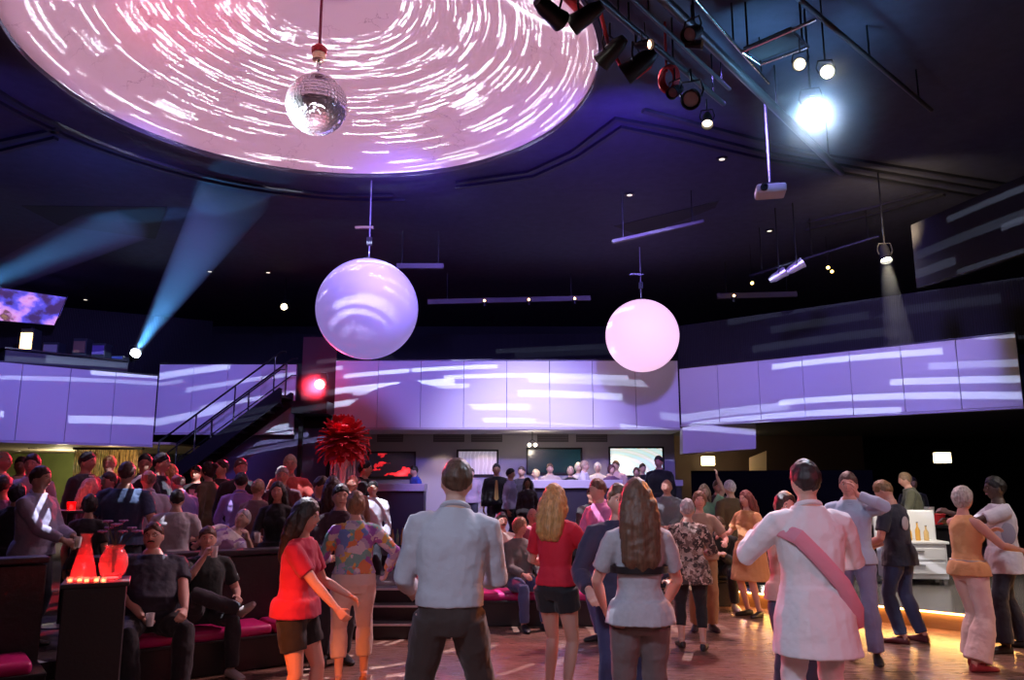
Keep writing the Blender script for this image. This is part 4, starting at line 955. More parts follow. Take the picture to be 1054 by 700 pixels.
for x_ in (-.36, .36): MB().box((x_, .3, -ld.z / 2 - .14), (.1, .1, ld.z - .28)).build('post', M_metal, lnd, False)
MB().box((0, .41, .8), (.86, .06, 1.9)).build('rear_panel', mat('maroon_panel', (.05, .015, .02), .7), lnd, False)
# ---- screens on the bar wall
M_pic = {
    1: ramp_mat('red_shapes', [(0, (.008, .006, .012)), (.54, (.008, .006, .012)), (.57, (.85, .02, .03)), (.72, (1, .10, .12))], 2.2, 'noise', .3, interp='LINEAR', coords='Generated', emit=.8),
    2: ramp_mat('pale_picture', [(0, (.42, .36, .50)), (.55, (.50, .44, .58)), (.62, (.75, .72, .85)), (.7, (.45, .40, .54))], 1.6, 'wave', .3, (1, .3, 1), 0, 'LINEAR', 'Generated', .55),
    3: mat('dark_screen', (.006, .02, .03), .15, emit=(.01, .05, .07), estr=.4),
    4: ramp_mat('swag_picture', [(0, (.75, .92, .95)), (.25, (.35, .75, .75)), (.45, (.85, .97, 1)), (.6, (.55, .75, .25)), (.75, (.80, .45, .50)), (.9, (.9, .95, .95))], 1.5, 'rings', .3, (1, 1, 1), 0, 'LINEAR', 'Generated', .9)}
def screen(i, u0, v0, u1, v1, label, Y=YW - .04):
    a, b = at(u0, v1, Y), at(u1, v0, Y); w_, h_ = b.x - a.x, b.z - a.z
    root = empty('wall_screen', ((a.x + b.x) / 2, Y, a.z), label, 'screen', 'screens on the bar wall')
    MB().box((0, .02, h_ / 2), (w_ - .06, .03, h_ - .06)).build('picture', M_pic[i], root, False)
    fr = MB()
    for c_, s_ in (((0, 0, .02), (w_, .07, .05)), ((0, 0, h_ - .02), (w_, .07, .05)), ((-w_ / 2 + .02, 0, h_ / 2), (.05, .07, h_)), ((w_ / 2 - .02, 0, h_ / 2), (.05, .07, h_))): fr.box(c_, s_)
    fr.build('frame', M_metal, root, False)
screen(1, 378, 465, 428, 492, 'dark wall screen showing a heap of red shapes')
screen(2, 470, 463, 513, 490, 'wall screen showing a pale mauve picture')
screen(3, 542, 461, 599, 488, 'switched-off looking dark teal wall screen')
screen(4, 627, 460, 683, 491, 'bright wall screen showing green and white swags')
for u0, u1 in ((388, 415), (446, 478), (485, 517), (553, 585), (593, 625)):
    a, b = at(u0, 455, YW - .02), at(u1, 446, YW - .02)
    r_ = empty('wall_vent', ((a.x + b.x) / 2, YW - .02, (a.z + b.z) / 2), 'long dark vent high on the bar wall under the soffit', 'vent', 'vents on the bar wall')
    MB().box((0, 0, 0), (b.x - a.x, .04, b.z - a.z)).build('frame', mat('vent_frame', (.10, .09, .11), .7), r_, False)
    for q in range(3): MB().box((0, -.025, (q - 1) * .06), (b.x - a.x - .05, .012, .02)).build('slat', mat('vent_slat', (.16, .14, .17), .6), r_, False)
M_warmlens = mat('warm_lens', (1, .8, .5), .3, emit=(1, .72, .38), estr=22)
M_housing = mat('lamp_housing', (.5, .48, .5), .4, .5)
def downlight(pos, label, grp, power=18, col=(1, .72, .42), r=.07, ang=95, lensm=None):
    root = empty('downlight', pos, label, 'light', grp)
    MB().lathe([(r * .7, 0), (r * 1.25, 0), (r * 1.25, -.015), (r * .75, -.015)], n=20).build('ring', M_housing, root)
    MB().lathe([(0, -.004), (r * .75, -.004), (r * .75, -.012), (0, -.014)], n=18).build('lens', lensm or M_warmlens, root)
    lamp('SPOT', V(pos) - V((0, 0, .03)), power, col, V(pos) - V((0, 0, 1)), .04, ang, .6, 'downlight_beam')
for u, v in ((407, 445), (454, 444), (500, 443.5), (592, 442), (639, 442)):
    p = at(u, v + 1, YB + 1.3); downlight((p.x, YB + 1.3, zb0 - .067), 'small warm downlight in the soffit over the bar', 'downlights over the bar', 60)
pn = empty('pendant_lamp', (at(548, 455, 20.6).x, 20.6, zb0 - .067), 'pendant with two small bright bulbs over the bar', 'pendant')
MB().tube([(0, 0, 0), (0, 0, -.22)], .01, 6).build('rod', M_metal, pn)
for sx in (-1, 1):
    MB().tube([(0, 0, -.2), (sx * .06, 0, -.24), (sx * .075, 0, -.3)], .008, 6).build('arm', M_metal, pn)
    MB().ell((sx * .075, 0, -.34), .045, 14, 10).build('bulb', mat('bulb_glow', (1, .95, .8), .3, emit=(1, .9, .7), estr=14), pn)
lamp('POINT', (at(548, 455, 20.6).x, 20.4, zb0 - .5), 14, (1, .88, .68), size=.06, name='pendant_light')
# ---- bar counter
def counter(u0, u1, v, Y, label, h0=T2, mt=None, hgt=.10):
    a, b = at(u0, v, Y), at(u1, v, Y); w_ = b.x - a.x
    root = empty('bar_counter', ((a.x + b.x) / 2, Y, h0), label, 'bar counter', 'bar counters under the balcony')
    z_ = a.z - h0
    MB().box((0, .3, z_ - hgt / 2), (w_, .62, hgt)).build('counter_top', mt or mat('lit_counter', (.55, .50, .62), .35), root, False, .01)
    MB().box((0, .33, (z_ - hgt) / 2), (w_ - .04, .5, z_ - hgt)).build('front_panel', mat('counter_front', (.03, .025, .04), .4), root, False)
    return root
counter(372, 437, 498, 18.9, 'bar counter end below the screen of red shapes', hgt=.17)
counter(541, 641, 494, 18.9, 'long bar counter with violet-lit edge beneath the dark screen', hgt=.19)
counter(663, 703, 494, 18.9, 'short pale bar counter before the broad black shirt', hgt=.14)
for i in range(5):                        # bottles on the end counter
    p = at(405 + i * 5, 515, 18.3)
    b_ = empty('bottle', (p.x, 18.3, T2), 'bottle standing at the foot of the bar counter end', 'bottle', 'bottles below the counter end')
    MB().lathe([(0, 0), (.04, 0), (.04, .2), (.015, .27), (.015, .34), (0, .34)], n=12).build('glass_body', mat(('amber_glass', 'green_glass')[i % 2], ((.7, .35, .08), (.2, .4, .15))[i % 2], .1), b_)
    MB().lathe([(0, .34), (.018, .34), (.018, .37), (0, .37)], n=10).build('cap', M_chrome, b_)
# ---- left bay under the balcony: green screen wall, gold bead curtain, downlights
gy = 25.8
a, b = at(18, 505, gy), at(76, 467, gy)
struct('wall_green_bay', MB().box(((a.x + b.x) / 2, gy + .1, 1.6), (b.x - a.x + 2.2, .15, 3.2)), mat('olive_wall', (.24, .30, .10), .7, vary=.3, bscale=1.5, bump=.02))
bc0, bc1 = at(74, 500, 21.9), at(146, 463, 21.9)
bcur = MB(); rnd = random.Random(11)
for i in range(70):
    x_ = lerp(bc0.x, bc1.x, (i + .5) / 70); yy = 21.9 + .04 * (i % 2)
    bcur.tube([(x_, yy, .8), (x_ + rnd.uniform(-.01, .01), yy, bc1.z)], .018, 6)
cu = bcur.build('bead_curtain', ramp_mat('gold_beads', [(.3, (.03, .018, .01)), (.5, (.70, .48, .20)), (.65, (.10, .06, .025))], 9, 'noise', .3, (2.2, 1, .35), 0, 'LINEAR'))
tag(cu, 'gold bead curtain hanging in the bay under the left balcony', 'curtain', kind='stuff')
MB_ = MB().box(((bc0.x + bc1.x) / 2, 21.9, bc1.z + .03), (bc1.x - bc0.x + .1, .08, .06)); tag(MB_.build('curtain_rail', M_metal), 'thin dark rail from which the gold bead curtain hangs', 'rail')
sof = MB().prism([(la.x - .2, la.y + .2), (lb.x, lb.y + .15), (-8.6, 20.2), (-8.6, 26.4), (-16.3, 26.4), (-16.3, 17.6)], lb.z + .02, lb.z + .08)
struct('ceiling_bay', sof, mat('bay_soffit', (.40, .33, .24), .7))
for u, v, Y in ((18, 464.5, 20.3), (34, 461.8, 19.6), (52, 457, 18.6), (83, 456.5, 19.6), (101, 457.5, 19.9), (118, 458.6, 20.1), (136, 460, 20.3)):
    p = on(u, v, lb.z + .01); downlight((p.x, p.y, lb.z + .018), 'round warm downlight in the ceiling of the bay with the bead curtain', 'downlights of the left bay', 110, (1, .82, .55), .09)
lamp('POINT', (-13.2, 23.6, 2.2), 90, (1, .85, .5), size=.15, name='bay_fill'); lamp('POINT', (-10.4, 21.0, 2.3), 22, (1, .75, .4), size=.15, name='bay_fill')  # two unseen fill lights added to brighten the green wall and beads
# wall lamps
def box_lamp(u0, v0, u1, v1, Y, label, power=16):
    a, b = at(u0, v1, Y), at(u1, v0, Y)
    root = empty('wall_lamp', ((a.x + b.x) / 2, Y, a.z), label, 'lamp')
    w_, h_ = b.x - a.x, b.z - a.z
    MB().box((0, 0, h_ / 2), (w_, .14, h_)).build('lamp_shade', mat('lit_shade', (1, .9, .7), .5, emit=(1, .78, .42), estr=7), root, False, .01)
    MB().box((0, .09, h_ / 2), (w_ * .4, .06, h_ * .5)).build('bracket', M_metal, root, False)
    lamp('POINT', ((a.x + b.x) / 2, Y - .22, a.z + h_ / 2), power, (1, .74, .42), size=.1, name='wall_lamp_light')
box_lamp(722.5, 470, 735, 479, 23.5, 'small square glowing lamp in the passage beside the tan wall', 26)
box_lamp(963, 466, 976.5, 476.5, 14.3, 'glowing square lamp on the black drapes above the white bar station', 8)
# ---- stage along the right with an amber edge light
e0, e1 = on(752, 607, .2), on(1042, 637, .2)
ed = (e1 - e0).normalized(); ex = e1 + ed * 3.0; e00 = e0
stg = empty('stage', (e0.x, e0.y, 0), 'low stage with amber light strip along its edge', 'stage')
o_ = V((e0.x, e0.y, 0))
poly = [(e00 - o_), (ex - o_), V((11.2, ex.y, 0)) - o_, V((9.4, 14.2, 0)) - o_, V((e0.x + 2.0, 14.2, 0)) - o_, V((e0.x + 1.3, e0.y + 1.2, 0)) - o_]
MB().prism([(p.x, p.y) for p in poly], 0, .17).build('riser', ramp_mat('stage_wood', [(0, (.30, .16, .07)), (1, (.46, .27, .12))], 4, 'noise', .35, (1, 1, 8), 0, 'LINEAR'), stg, False)
MB().prism([(p.x, p.y) for p in poly], .172, .20).build('deck', mat('stage_deck', (.22, .19, .17), .22, bump=.05, bscale=6), stg, False)
ln = V((ed.y, -ed.x, 0)); Lr = (ex - e0).length
rotS = Matrix((ed, -ln, V((0, 0, 1)))).transposed()
MB().box(ed * Lr / 2 + ln * .02 + V((0, 0, .187)), (Lr, .03, .016), rot=rotS).build('light_strip', mat('amber_led', (1, .5, .15), .4, emit=(1, .50, .15), estr=16), stg, False)
for i in range(9):
    c_ = V((e0.x, e0.y, 0)) + ed * (Lr * (i + .5) / 9) + ln * .10
    lamp('AREA', c_ + V((0, 0, .18)), 3.2, (1, .46, .10), c_ + V((0, 0, 0)) + ln * .25, (Lr / 9, .03), name='strip_light')
tag(stg, 'low stage with amber light strip along its edge', 'stage')
# seat of the guest at the stage corner
sb = empty('stool', (2.84, 11.60, 0), 'low black cube stool under the guest with white trainers', 'stool')
MB().box((0, 0, .16), (.36, .36, .32)).build('body', M_blkvin, sb, False, .01); MB().box((0, 0, .345), (.37, .37, .045)).build('seat_pad', M_blkvin, sb, True, .02)
# draped table with little lights near the corner of the stage
dt = at(762, 548, 13.2)
dr_ = empty('draped_table', (dt.x - .05, 13.3, .0), 'table under a floor-length black cloth near the stage corner', 'table')
MB().box((0, 0, .90), (.96, .66, .04)).build('table_top', M_wood, dr_, False)
cl_ = MB(); rg = []
for z_, e_ in ((.925, 0), (.92, .02), (.6, .05), (.3, .07), (.008, .09)):
    rr_ = []
    for k_ in range(72):
        t_ = 2 * math.pi * k_ / 72; ct, st_ = math.cos(t_), math.sin(t_); wv = 1 + e_ * .45 * math.sin(t_ * 17)
        rr_.append(V(((.50 + e_) * math.copysign(abs(ct) ** .35, ct) * wv, (.34 + e_) * math.copysign(abs(st_) ** .35, st_) * wv, z_)))
    rg.append(rr_)
cl_.loft(rg).build('cloth', mat('black_cloth', (.03, .035, .035), .8, bump=.3, bscale=12), dr_)
def floor_spot(loc, to, label, col, estr):
    root = empty('floor_light', loc, label, 'light', 'effect lights on the stage')
    d_ = (V(to) - V(loc)).normalized(); M_ = d_.to_track_quat('Z', 'Y').to_matrix()
    MB().lathe([(0, -.08), (.05, -.08), (.065, .04), (.065, .07), (.05, .07), (.045, .02), (0, .02)], c=(0, 0, .11), n=18, M=M_).build('housing', M_metal, root)
    MB().lathe([(0, .05), (.05, .05), (.05, .058), (0, .06)], c=(0, 0, .11), n=18, M=M_).build('lens', mat('lens_%d' % int(estr * 10 + col[0] * 7), col, .3, emit=col, estr=estr), root)
    MB().box((0, 0, .012), (.14, .14, .024)).build('base', M_metal, root, False)
    MB().tube([(-.075, 0, .02), (-.075, 0, .12)], .008, 6).build('yoke', M_metal, root); MB().tube([(.075, 0, .02), (.075, 0, .12)], .008, 6).build('yoke', M_metal, root)
p = on(787, 600, .2); floor_spot((p.x, p.y, .2), (p.x - .6, p.y - 2, .6), 'small white effect light shining at the stage corner', (1, .93, .75), 20)
p = on(766, 603, .2); floor_spot((p.x, p.y, .2), (p.x - .3, p.y - 2, .9), 'small blue effect light at the stage corner', (.08, .15, 1), 12)
# white bar station on the stage
wb = on(953, 604, .2); Mw = mat('white_gloss', (.78, .76, .74), .3)
bs = empty('bar_station', (wb.x, wb.y + .35, .2), 'white drinks station with tall backboard on the stage', 'bar station', rz=R(-8))
MB().box((0, 0, .34), (.86, .44, .5)).build('cabinet', Mw, bs, False, .015)
MB().box((0, -.01, .61), (.92, .50, .04)).build('counter_top', Mw, bs, False, .01)
MB().box((0, .22, .84), (.9, .05, .46)).build('backboard', Mw, bs, False, .03)
for i in range(2):
    dw = MB().box((0, -.235, .25 + .2 * i), (.78, .03, .17)).build('drawer', Mw, bs, False, .008)
    MB().tube([(-.1, -.265, .29 + .2 * i), (.1, -.265, .29 + .2 * i)], .008, 6).build('handle', M_chrome, dw)
for sx in (-1, 1):
    for sy in (-1, 1): MB().box((sx * .38, sy * .17, .045), (.06, .06, .09)).build('leg', M_chrome, bs, False)
lamp('AREA', V((wb.x - .1, wb.y - .5, 2.1)), 20, (1, .93, .82), (wb.x, wb.y + .3, .75), .3, name='station_light')
def bottle(loc, label, col, h=.26, grp=None):
    b_ = empty('bottle', loc, label, 'bottle', grp)
    MB().lathe([(0, 0), (.034, 0), (.036, .02), (.036, h * .55), (.013, h * .75), (.013, h * .95), (0, h * .95)], n=14).build('glass_body', mat('bt_%02x%02x' % (int(col[0] * 255), int(col[1] * 255)), col, .1, alpha=.9), b_)
    MB().lathe([(0, h * .95), (.015, h * .95), (.015, h), (0, h)], n=10).build('cap', M_chrome, b_)
MS = Matrix.Translation((wb.x, wb.y + .35, .2)) @ Matrix.Rotation(R(-8), 4, 'Z')
for i, (x_, c_, nm) in enumerate(((-.02, (.85, .45, .06), 'slim orange bottle on the white drinks station'), (.10, (.80, .42, .08), 'round orange bottle between the others on the white drinks station'), (.22, (.75, .50, .2), 'amber bottle furthest along the white drinks station'))):
    bottle(MS @ V((x_, -.05, .631)), nm, c_, .22 + .05 * (i % 2), 'drinks on the white station')
tr = empty('bottle_tray', MS @ V((-.28, -.02, .631)), 'small blue tray on the white drinks station', 'tray')
MB().box((0, 0, .012), (.24, .2, .024)).build('dish', mat('blue_plastic', (.12, .35, .75), .3), tr, False, .01); MB().box((0, .08, .05), (.24, .02, .06)).build('rim', mat('blue_plastic'), tr, False, .006)
# black back counter with drinks, and a red tub with a white bucket
kc = at(925, 540, 13.6)
bk_ = empty('back_counter', (kc.x, 13.6, .2), 'black counter with drinks at the rear of the stage', 'counter')
MB().box((0, 0, .78), (1.8, .55, .05)).build('counter_top', M_wood, bk_, False, .008); MB().box((0, .05, .38), (1.7, .42, .755)).build('body', M_black, bk_, False)
for sx in (-.6, 0, .6): MB().box((sx * .9, -.17, .38), (.5, .02, .66)).build('door_panel', M_wood, bk_, False)
for i in range(5):
    cup((kc.x - .70 + .11 * i, 13.48, 1.008 + .055), 'orange drink in a row on the black stage counter', .11, .035, liquid=(.95, .48, .08)).__setitem__('group', 'orange drinks on the stage counter')
tb_ = at(965, 528, 10.9)
rt_ = empty('drinks_tub', (kc.x + .58, 13.5, 1.007), 'bright red tub on the black stage counter', 'tub')
MB().lathe([(.10, 0), (.15, .16), (.155, .17), (.145, .17), (.09, .01)], n=24).build('bucket', mat('red_plastic', (.75, .02, .03), .35), rt_); MB().tube([(.152 * math.cos(t), .152 * math.sin(t), .165) for t in (2 * math.pi * i / 20 for i in range(20))], .008, 6, close=True).build('rim', mat('red_plastic'), rt_)
wk = empty('ice_pail', (kc.x + .62, 13.78, 1.007), 'white pail standing behind the bright red tub', 'pail')
MB().lathe([(.07, 0), (.085, .27), (.08, .27), (.065, .01)], n=20).build('bucket', mat('white_gloss'), wk); MB().lathe([(.088, .255), (.088, .275), (.08, .275), (.08, .255)], n=20).build('rim', mat('white_gloss'), wk)
# loose slippers? shoes at the dance floor edge are worn; a low table stands between the seated guests
lt = empty('low_table', (.05, 9.98, 0), 'low dark table between the seated guests', 'table')
lt.location = (-.60, 11.05, 0)
MB().lathe([(0, .68), (.26, .68), (.27, .70), (.26, .72), (0, .72)], n=28).build('table_top', M_wood, lt); MB().lathe([(.03, .02), (.03, .68)], n=12).build('post', M_metal, lt); MB().lathe([(0, 0), (.18, 0), (.18, .015), (0, .03)], n=20).build('foot', M_metal, lt)
bw = empty('glass_bowl', (-.60, 11.05, .721), 'sparkling cut glass bowl on the low table', 'bowl')
MB().lathe([(.05, 0), (.06, .01), (.10, .09), (.095, .09), (.05, .02)], n=9).build('body', mat('bright_glass', (.9, .92, 1), .05, spec=.9), bw); MB().lathe([(.098, .085), (.104, .092), (.094, .097)], n=18).build('rim', mat('bright_glass'), bw)
# ================================================================== hanging things and stage lighting
def disco_mat():
    m = bpy.data.materials.new('mirror_tiles'); m.use_nodes = True
    nt = m.node_tree; p = nt.nodes['Principled BSDF']; p.inputs['Base Color'].default_value = (.86, .87, .9, 1); p.inputs['Metallic'].default_value = 1; p.inputs['Roughness'].default_value = .10
    g = nd(nt, 'ShaderNodeBsdfGlossy'); g.inputs['Roughness'].default_value = .55; g.inputs['Color'].default_value = (.9, .92, .95, 1)
    mx = nd(nt, 'ShaderNodeMixShader'); mx.inputs[0].default_value = .3
    nt.links.new(p.outputs[0], mx.inputs[1]); nt.links.new(g.outputs[0], mx.inputs[2]); nt.links.new(mx.outputs[0], nt.nodes['Material Output'].inputs[0])
    return m
BALL = at(326, 108, 9.95); BR = .405
mb_ = empty('mirror_ball', BALL - V((0, 0, BR)), 'mirror ball hanging in the middle of the ceiling dome', 'mirror ball')
tl = MB(); rnd = random.Random(5)
rows = 26
for i in range(rows):
    a0, a1 = -math.pi / 2 + math.pi * (i + .06) / rows, -math.pi / 2 + math.pi * (i + .94) / rows
    am = (a0 + a1) / 2; n_ = max(4, int(2 * rows * math.cos(am)))
    for j in range(n_):
        b0, b1 = 2 * math.pi * (j + .06) / n_, 2 * math.pi * (j + .94) / n_
        jit = V((rnd.uniform(-1, 1), rnd.uniform(-1, 1), rnd.uniform(-1, 1))) * .0035
        q = [V((math.cos(a) * math.cos(b), math.cos(a) * math.sin(b), math.sin(a))) for a, b in ((a0, b0), (a0, b1), (a1, b1), (a1, b0))]
        tilt = [V(p_) * BR + V((0, 0, BR)) + p_ * rnd.uniform(-.0016, .0016) for p_ in q]
        tl.slab(tilt, -q[0] * .01)
MB().ell((0, 0, BR), BR * .985, 40, 26).build('core', mat('ball_core', (.25, .25, .28), .5), mb_)
tl.build('mirror_skin', disco_mat(), mb_, False)
MB().lathe([(0, BR * 2 - .01), (.07, BR * 2 - .012), (.07, BR * 2 + .03), (.02, BR * 2 + .05), (0, BR * 2 + .05)], n=20).build('top_cap', M_chrome, mb_)
mh = at(330, 52, 9.95)
mo = empty('ball_motor', (BALL.x, BALL.y, BALL.z + BR + .052), 'red motor with shackle from which the mirror ball hangs', 'motor')
gz = mh.z - mo.location.z
MB().tube([(0, 0, 0), (0, 0, gz - .12)], .012, 8).build('chain', M_chrome, mo)
for i in range(4): MB().tube([(.03 * math.cos(t), (.012 if i % 2 else .03) * math.sin(t) * (1 if not i % 2 else 0) + 0, .07 + .075 * i + .03 * math.sin(t)) for t in (2 * math.pi * k / 10 for k in range(10))], .008, 6, close=True).build('link', M_chrome, mo)
MB().lathe([(0, gz - .14), (.085, gz - .14), (.09, gz - .05), (.0, gz - .05)], n=20).build('gearbox', mat('brass', (.75, .62, .36), .3, .9), mo)
MB().lathe([(0, gz - .05), (.10, gz - .05), (.11, gz + .02), (.06, gz + .07), (0, gz + .07)], n=20).build('housing', mat('red_enamel', (.62, .02, .03), .3), mo)
MB().tube([(0, 0, gz + .05), (0, 0, DC.z + 1.5 - mo.location.z)], .02, 8).build('rod', mat('dark_red_paint', (.25, .02, .05), .5), mo)
# globes
def globe(u, v, Y, rpx, label, m, vtop, glow, gcol):
    c_ = at(u, v, Y); D = c_.length if False else math.sqrt(c_.x ** 2 + Y ** 2 + (c_.z - EYE) ** 2)
    r_ = rpx / FPX * Y * (CP + 0) * 1.0
    r_ = rpx * (Y * CP + (c_.z - EYE) * SP) / FPX
    root = empty('hanging_globe', c_ - V((0, 0, r_)), label, 'globe lamp', None)
    MB().ell((0, 0, r_), r_, 56, 36).build('globe', m, root)
    MB().lathe([(0, 2 * r_ - .02), (.12, 2 * r_ - .02), (.10, 2 * r_ + .03), (0, 2 * r_ + .05)], n=18).build('collar', M_metal, root)
    top = CEIL - (c_.z - r_)
    MB().tube([(0, 0, 2 * r_ + .03), (0, 0, top)], .014, 6).build('cable', mat('grey_cable', (.25, .25, .3), .5), root)
    MB().box((0, 0, 2 * r_ + .35), (.10, .06, .16)).build('hook_block', M_metal, root, False)
    MB().box((-.1, 0, 2 * r_ + .62), (.34, .05, .04)).build('spreader', M_steel, root, False)
    return c_, r_
def globe_mat(name, col, e, es):
    m = bpy.data.materials.new(name); m.use_nodes = True; nt = m.node_tree; p = nt.nodes['Principled BSDF']
    p.inputs['Base Color'].default_value = (*col, 1); p.inputs['Roughness'].default_value = .6
    p.inputs['Emission Color'].default_value = (*e, 1); p.inputs['Emission Strength'].default_value = es
    return m
globe(378, 318, 14.0, 52, 'large lavender hanging globe with light streaks on it', globe_mat('lavender_globe', (.58, .54, .84), (.36, .27, .85), .55), 240, 0, 0)
globe(661, 345.5, 18.2, 37.5, 'smaller pink-white glowing hanging globe in front of the middle balcony', globe_mat('pink_globe', (.85, .75, .85), (1.0, .60, .88), .95), 300, 0, 0)
# ---- generic stage lamp
def can(loc, to, label, cat='stage light', col=(1, .9, .7), estr=0.0, size=1.0, group=None, power=0, lcol=None, ang=40, mount=None, body=None, blend=.4):
    loc = V(loc); d_ = (V(to) - loc).normalized(); M_ = d_.to_track_quat('Z', 'Y').to_matrix(); s_ = size
    root = empty('stage_light', loc, label, cat, group)
    MB().lathe([(0, -.22 * s_), (.05 * s_, -.22 * s_), (.085 * s_, -.12 * s_), (.095 * s_, .06 * s_), (.11 * s_, .14 * s_), (.10 * s_, .14 * s_), (.085 * s_, .06 * s_), (0, .05 * s_)], n=20, M=M_).build('housing', body or M_metal, root)
    lm = mat('lens_%03d%03d%03d_%d' % (*[int(c * 100) for c in col], int(estr * 10)), col, .2, emit=col if estr else None, estr=estr)
    MB().lathe([(0, .075 * s_), (.088 * s_, .075 * s_), (.08 * s_, .09 * s_), (0, .10 * s_)], n=20, M=M_).build('lens', lm, root)
    up_ = V((0, 0, 1)); x_ = d_.cross(up_); x_ = x_.normalized() if x_.length > .05 else V((1, 0, 0))
    MB().tube([x_ * .10 * s_, x_ * .13 * s_ + up_ * .08 * s_, x_ * .10 * s_ + up_ * .2 * s_, x_ * -.10 * s_ + up_ * .2 * s_, x_ * -.13 * s_ + up_ * .08 * s_, x_ * -.10 * s_], .012 * s_, 6).build('yoke', M_metal, root)
    top = mount if mount is not None else .4 * s_
    MB().tube([up_ * .2 * s_, up_ * top], .014 * s_, 6).build('hanger', M_metal, root)
    if power: lamp('SPOT', loc + d_ * (.16 * s_), power, lcol or col, to, .05 * s_, ang, blend, 'stage_beam')
    return root
up = lambda p: CEIL - p.z
def ceil_can(u, v, Y, to, label, **kw):
    p = at(u, v, Y); return can(p, to, label, mount=up(p), **kw)
# the lamps that show a light
P1 = at(835, 108, 8.6)
can(P1, (1.6, 3.2, 1.6), 'dazzling blue-white lamp hung from the ceiling above the dance floor', col=(.72, .88, 1), estr=90, size=1.0, power=1500, lcol=(.62, .78, 1), ang=62, mount=up(P1), blend=.7)
ceil_can(850, 75, 8.2, at(850, 75, 8.2) + V((-.6, -3, -1.2)), 'warm white lamp with barn doors hung higher than the dazzling blue-white one', col=(1, .88, .62), estr=16, size=.75, power=60, ang=60)
ceil_can(911, 262, 13.5, V((6.3, 11.5, .2)), 'yellow-white lamp shining down before the slanting balcony front', col=(1, .95, .72), estr=40, size=1.0, power=220, lcol=(1, .92, .7), ang=50)
ceil_can(293, 316, 21.0, at(293, 316, 21) + V((.6, -6, -1.0)), 'warm lamp hanging near the lavender globe', col=(1, .82, .5), estr=14, size=.9, power=0)
# follow spot on the balcony
SP_ = at(138, 366, 20.6)
lamp('POINT', RP + V((.2, -.35, .2)), 45, (1, .03, .04), size=.05, name='red_fill') if False else None
can(SP_, on(246, 190, CEIL), 'dazzling spot on the control balcony throwing a blue beam up to the ceiling', col=(.75, .92, 1), estr=60, size=1.3, mount=-.35)
# red lamp by the stair
RP = at(330, 395, 19.0); lamp('POINT', RP + V((.1, .3, .35)), 9, (1, .03, .04), size=.05, name='red_fill')  # extra unseen red light added to redden the landing's rear panel
rl = can(RP, (-4.0, 8, 1.2), 'round red lamp glowing at the head of the stair', col=(1, .10, .07), estr=28, size=1.3, mount=-.3, power=6500, lcol=(1, .025, .06), ang=62)
# pars on the lighting rig at the upper right
RIGZ = 6.55
def rig(u, v): return on(u, v, RIGZ)
for i, (a_, b_, r_) in enumerate((((672, -12), (866, 178), .055), ((612, 2), (745, 112), .035), ((700, -6), (792, 96), .02), ((790, -10), (960, 128), .03), ((650, 22), (752, 112), .025), ((576, -14), (655, 62), .03))):
    a0, b0 = rig(*a_), rig(*b_); dz = V((0, 0, .07 * i))
    root = empty('rig_pipe', a0 + dz, ('thick lighting pipe crossing the rig', 'black pipe carrying the red cable', 'thin shiny pipe of the rig', 'lone pipe closest to the dazzling lamp', 'lower pipe with the glass-fronted lamps', 'pipe next to the rim of the dome')[i], 'pipe', 'pipes of the lighting rig')
    dd = b0 - a0
    MB().tube([(0, 0, 0), dd], r_, 12).build('pipe', (M_chrome if i == 2 else mat('dull_pipe', (.10, .09, .10), .4, .7)), root)
    for t in (.15, .55, .9):
        MB().tube([dd * t, dd * t + V((0, 0, CEIL - RIGZ - .07 * i))], .012, 6).build('hanger', M_metal, root)
fr = empty('lighting_grid', rig(800, 45), 'flat metal frame bolted to the lighting rig', 'frame')
q = [rig(764, 53) , rig(815, 31), rig(832, 48), rig(783, 66)]
MB().tube([p - fr.location for p in q], .02, 8, close=True).build('outline', M_steel, fr)
MB().tube([q[1] - fr.location, rig(840, 20) - fr.location], .02, 8).build('arm', M_steel, fr)
MB().slab([(p - fr.location) * .96 + V((0, 0, .03)) for p in q], (0, 0, .02)).build('plate', M_black, fr, False)
for u, v in ((770, 55), (826, 46)): MB().tube([rig(u, v) - fr.location, rig(u, v) - fr.location + V((0, 0, CEIL - RIGZ))], .012, 6).build('hanger', M_metal, fr)
pars = (
    (568, 14, (2.0, 2.0, -.5), 1.0, (1, .92, .75), 18, 'lit lamp in front of the dome rim'),
    (601, 18, (-1.6, 1.0, -.6), 1.0, (.9, .95, 1), 18, 'second lit lamp, next to the red cable'),
    (655, 68, (-2, 1, -1.2), 1.15, (.05, .04, .04), 0, 'big dark lamp with square gel frame'),
    (664, 46, (1, -1, -.5), .55, (1, .55, .35), 5, 'small lamp with orange glowing bulb above the red cable'),
    (713, 34, (-1, -1, -1), .8, (.4, .35, .4), 0, 'glass-fronted lamp on the thick pipe'),
    (716, 46, (1, -.4, -.2), .5, (1, .6, .35), 5, 'small lamp with orange tail light on the thick pipe'),
    (695, 94, (-1, -1, -1), .7, (.3, .28, .35), 0, 'dim lamp below the coiled red cable'),
    (712, 101, (-.5, -1.4, -1), 1.1, (.45, .42, .5), 0, 'wide silver-fronted lamp at the low end of the rig'),
    (728, 124, (-.3, -1, -1.6), .7, (1, .8, .55), 4, 'last small lamp at the low end of the rig'),
    (824, 66, (-.6, -1, -.6), .7, (1, .85, .6), 3, 'unlit-looking lamp beside the warm white one'),
    (628, 55, (-1.4, 1.4, -1), 1.0, (.06, .05, .05), 0, 'black lamp against the edge of the dome'))
for u, v, d_, s_, c_, es, lab in pars:
    p = on(u, v, RIGZ - .25 - .04 * (u % 3)); can(p, p + V(d_), lab, col=c_, estr=es, size=s_, mount=.22 * s_ + .14, group='lamps of the lighting rig')
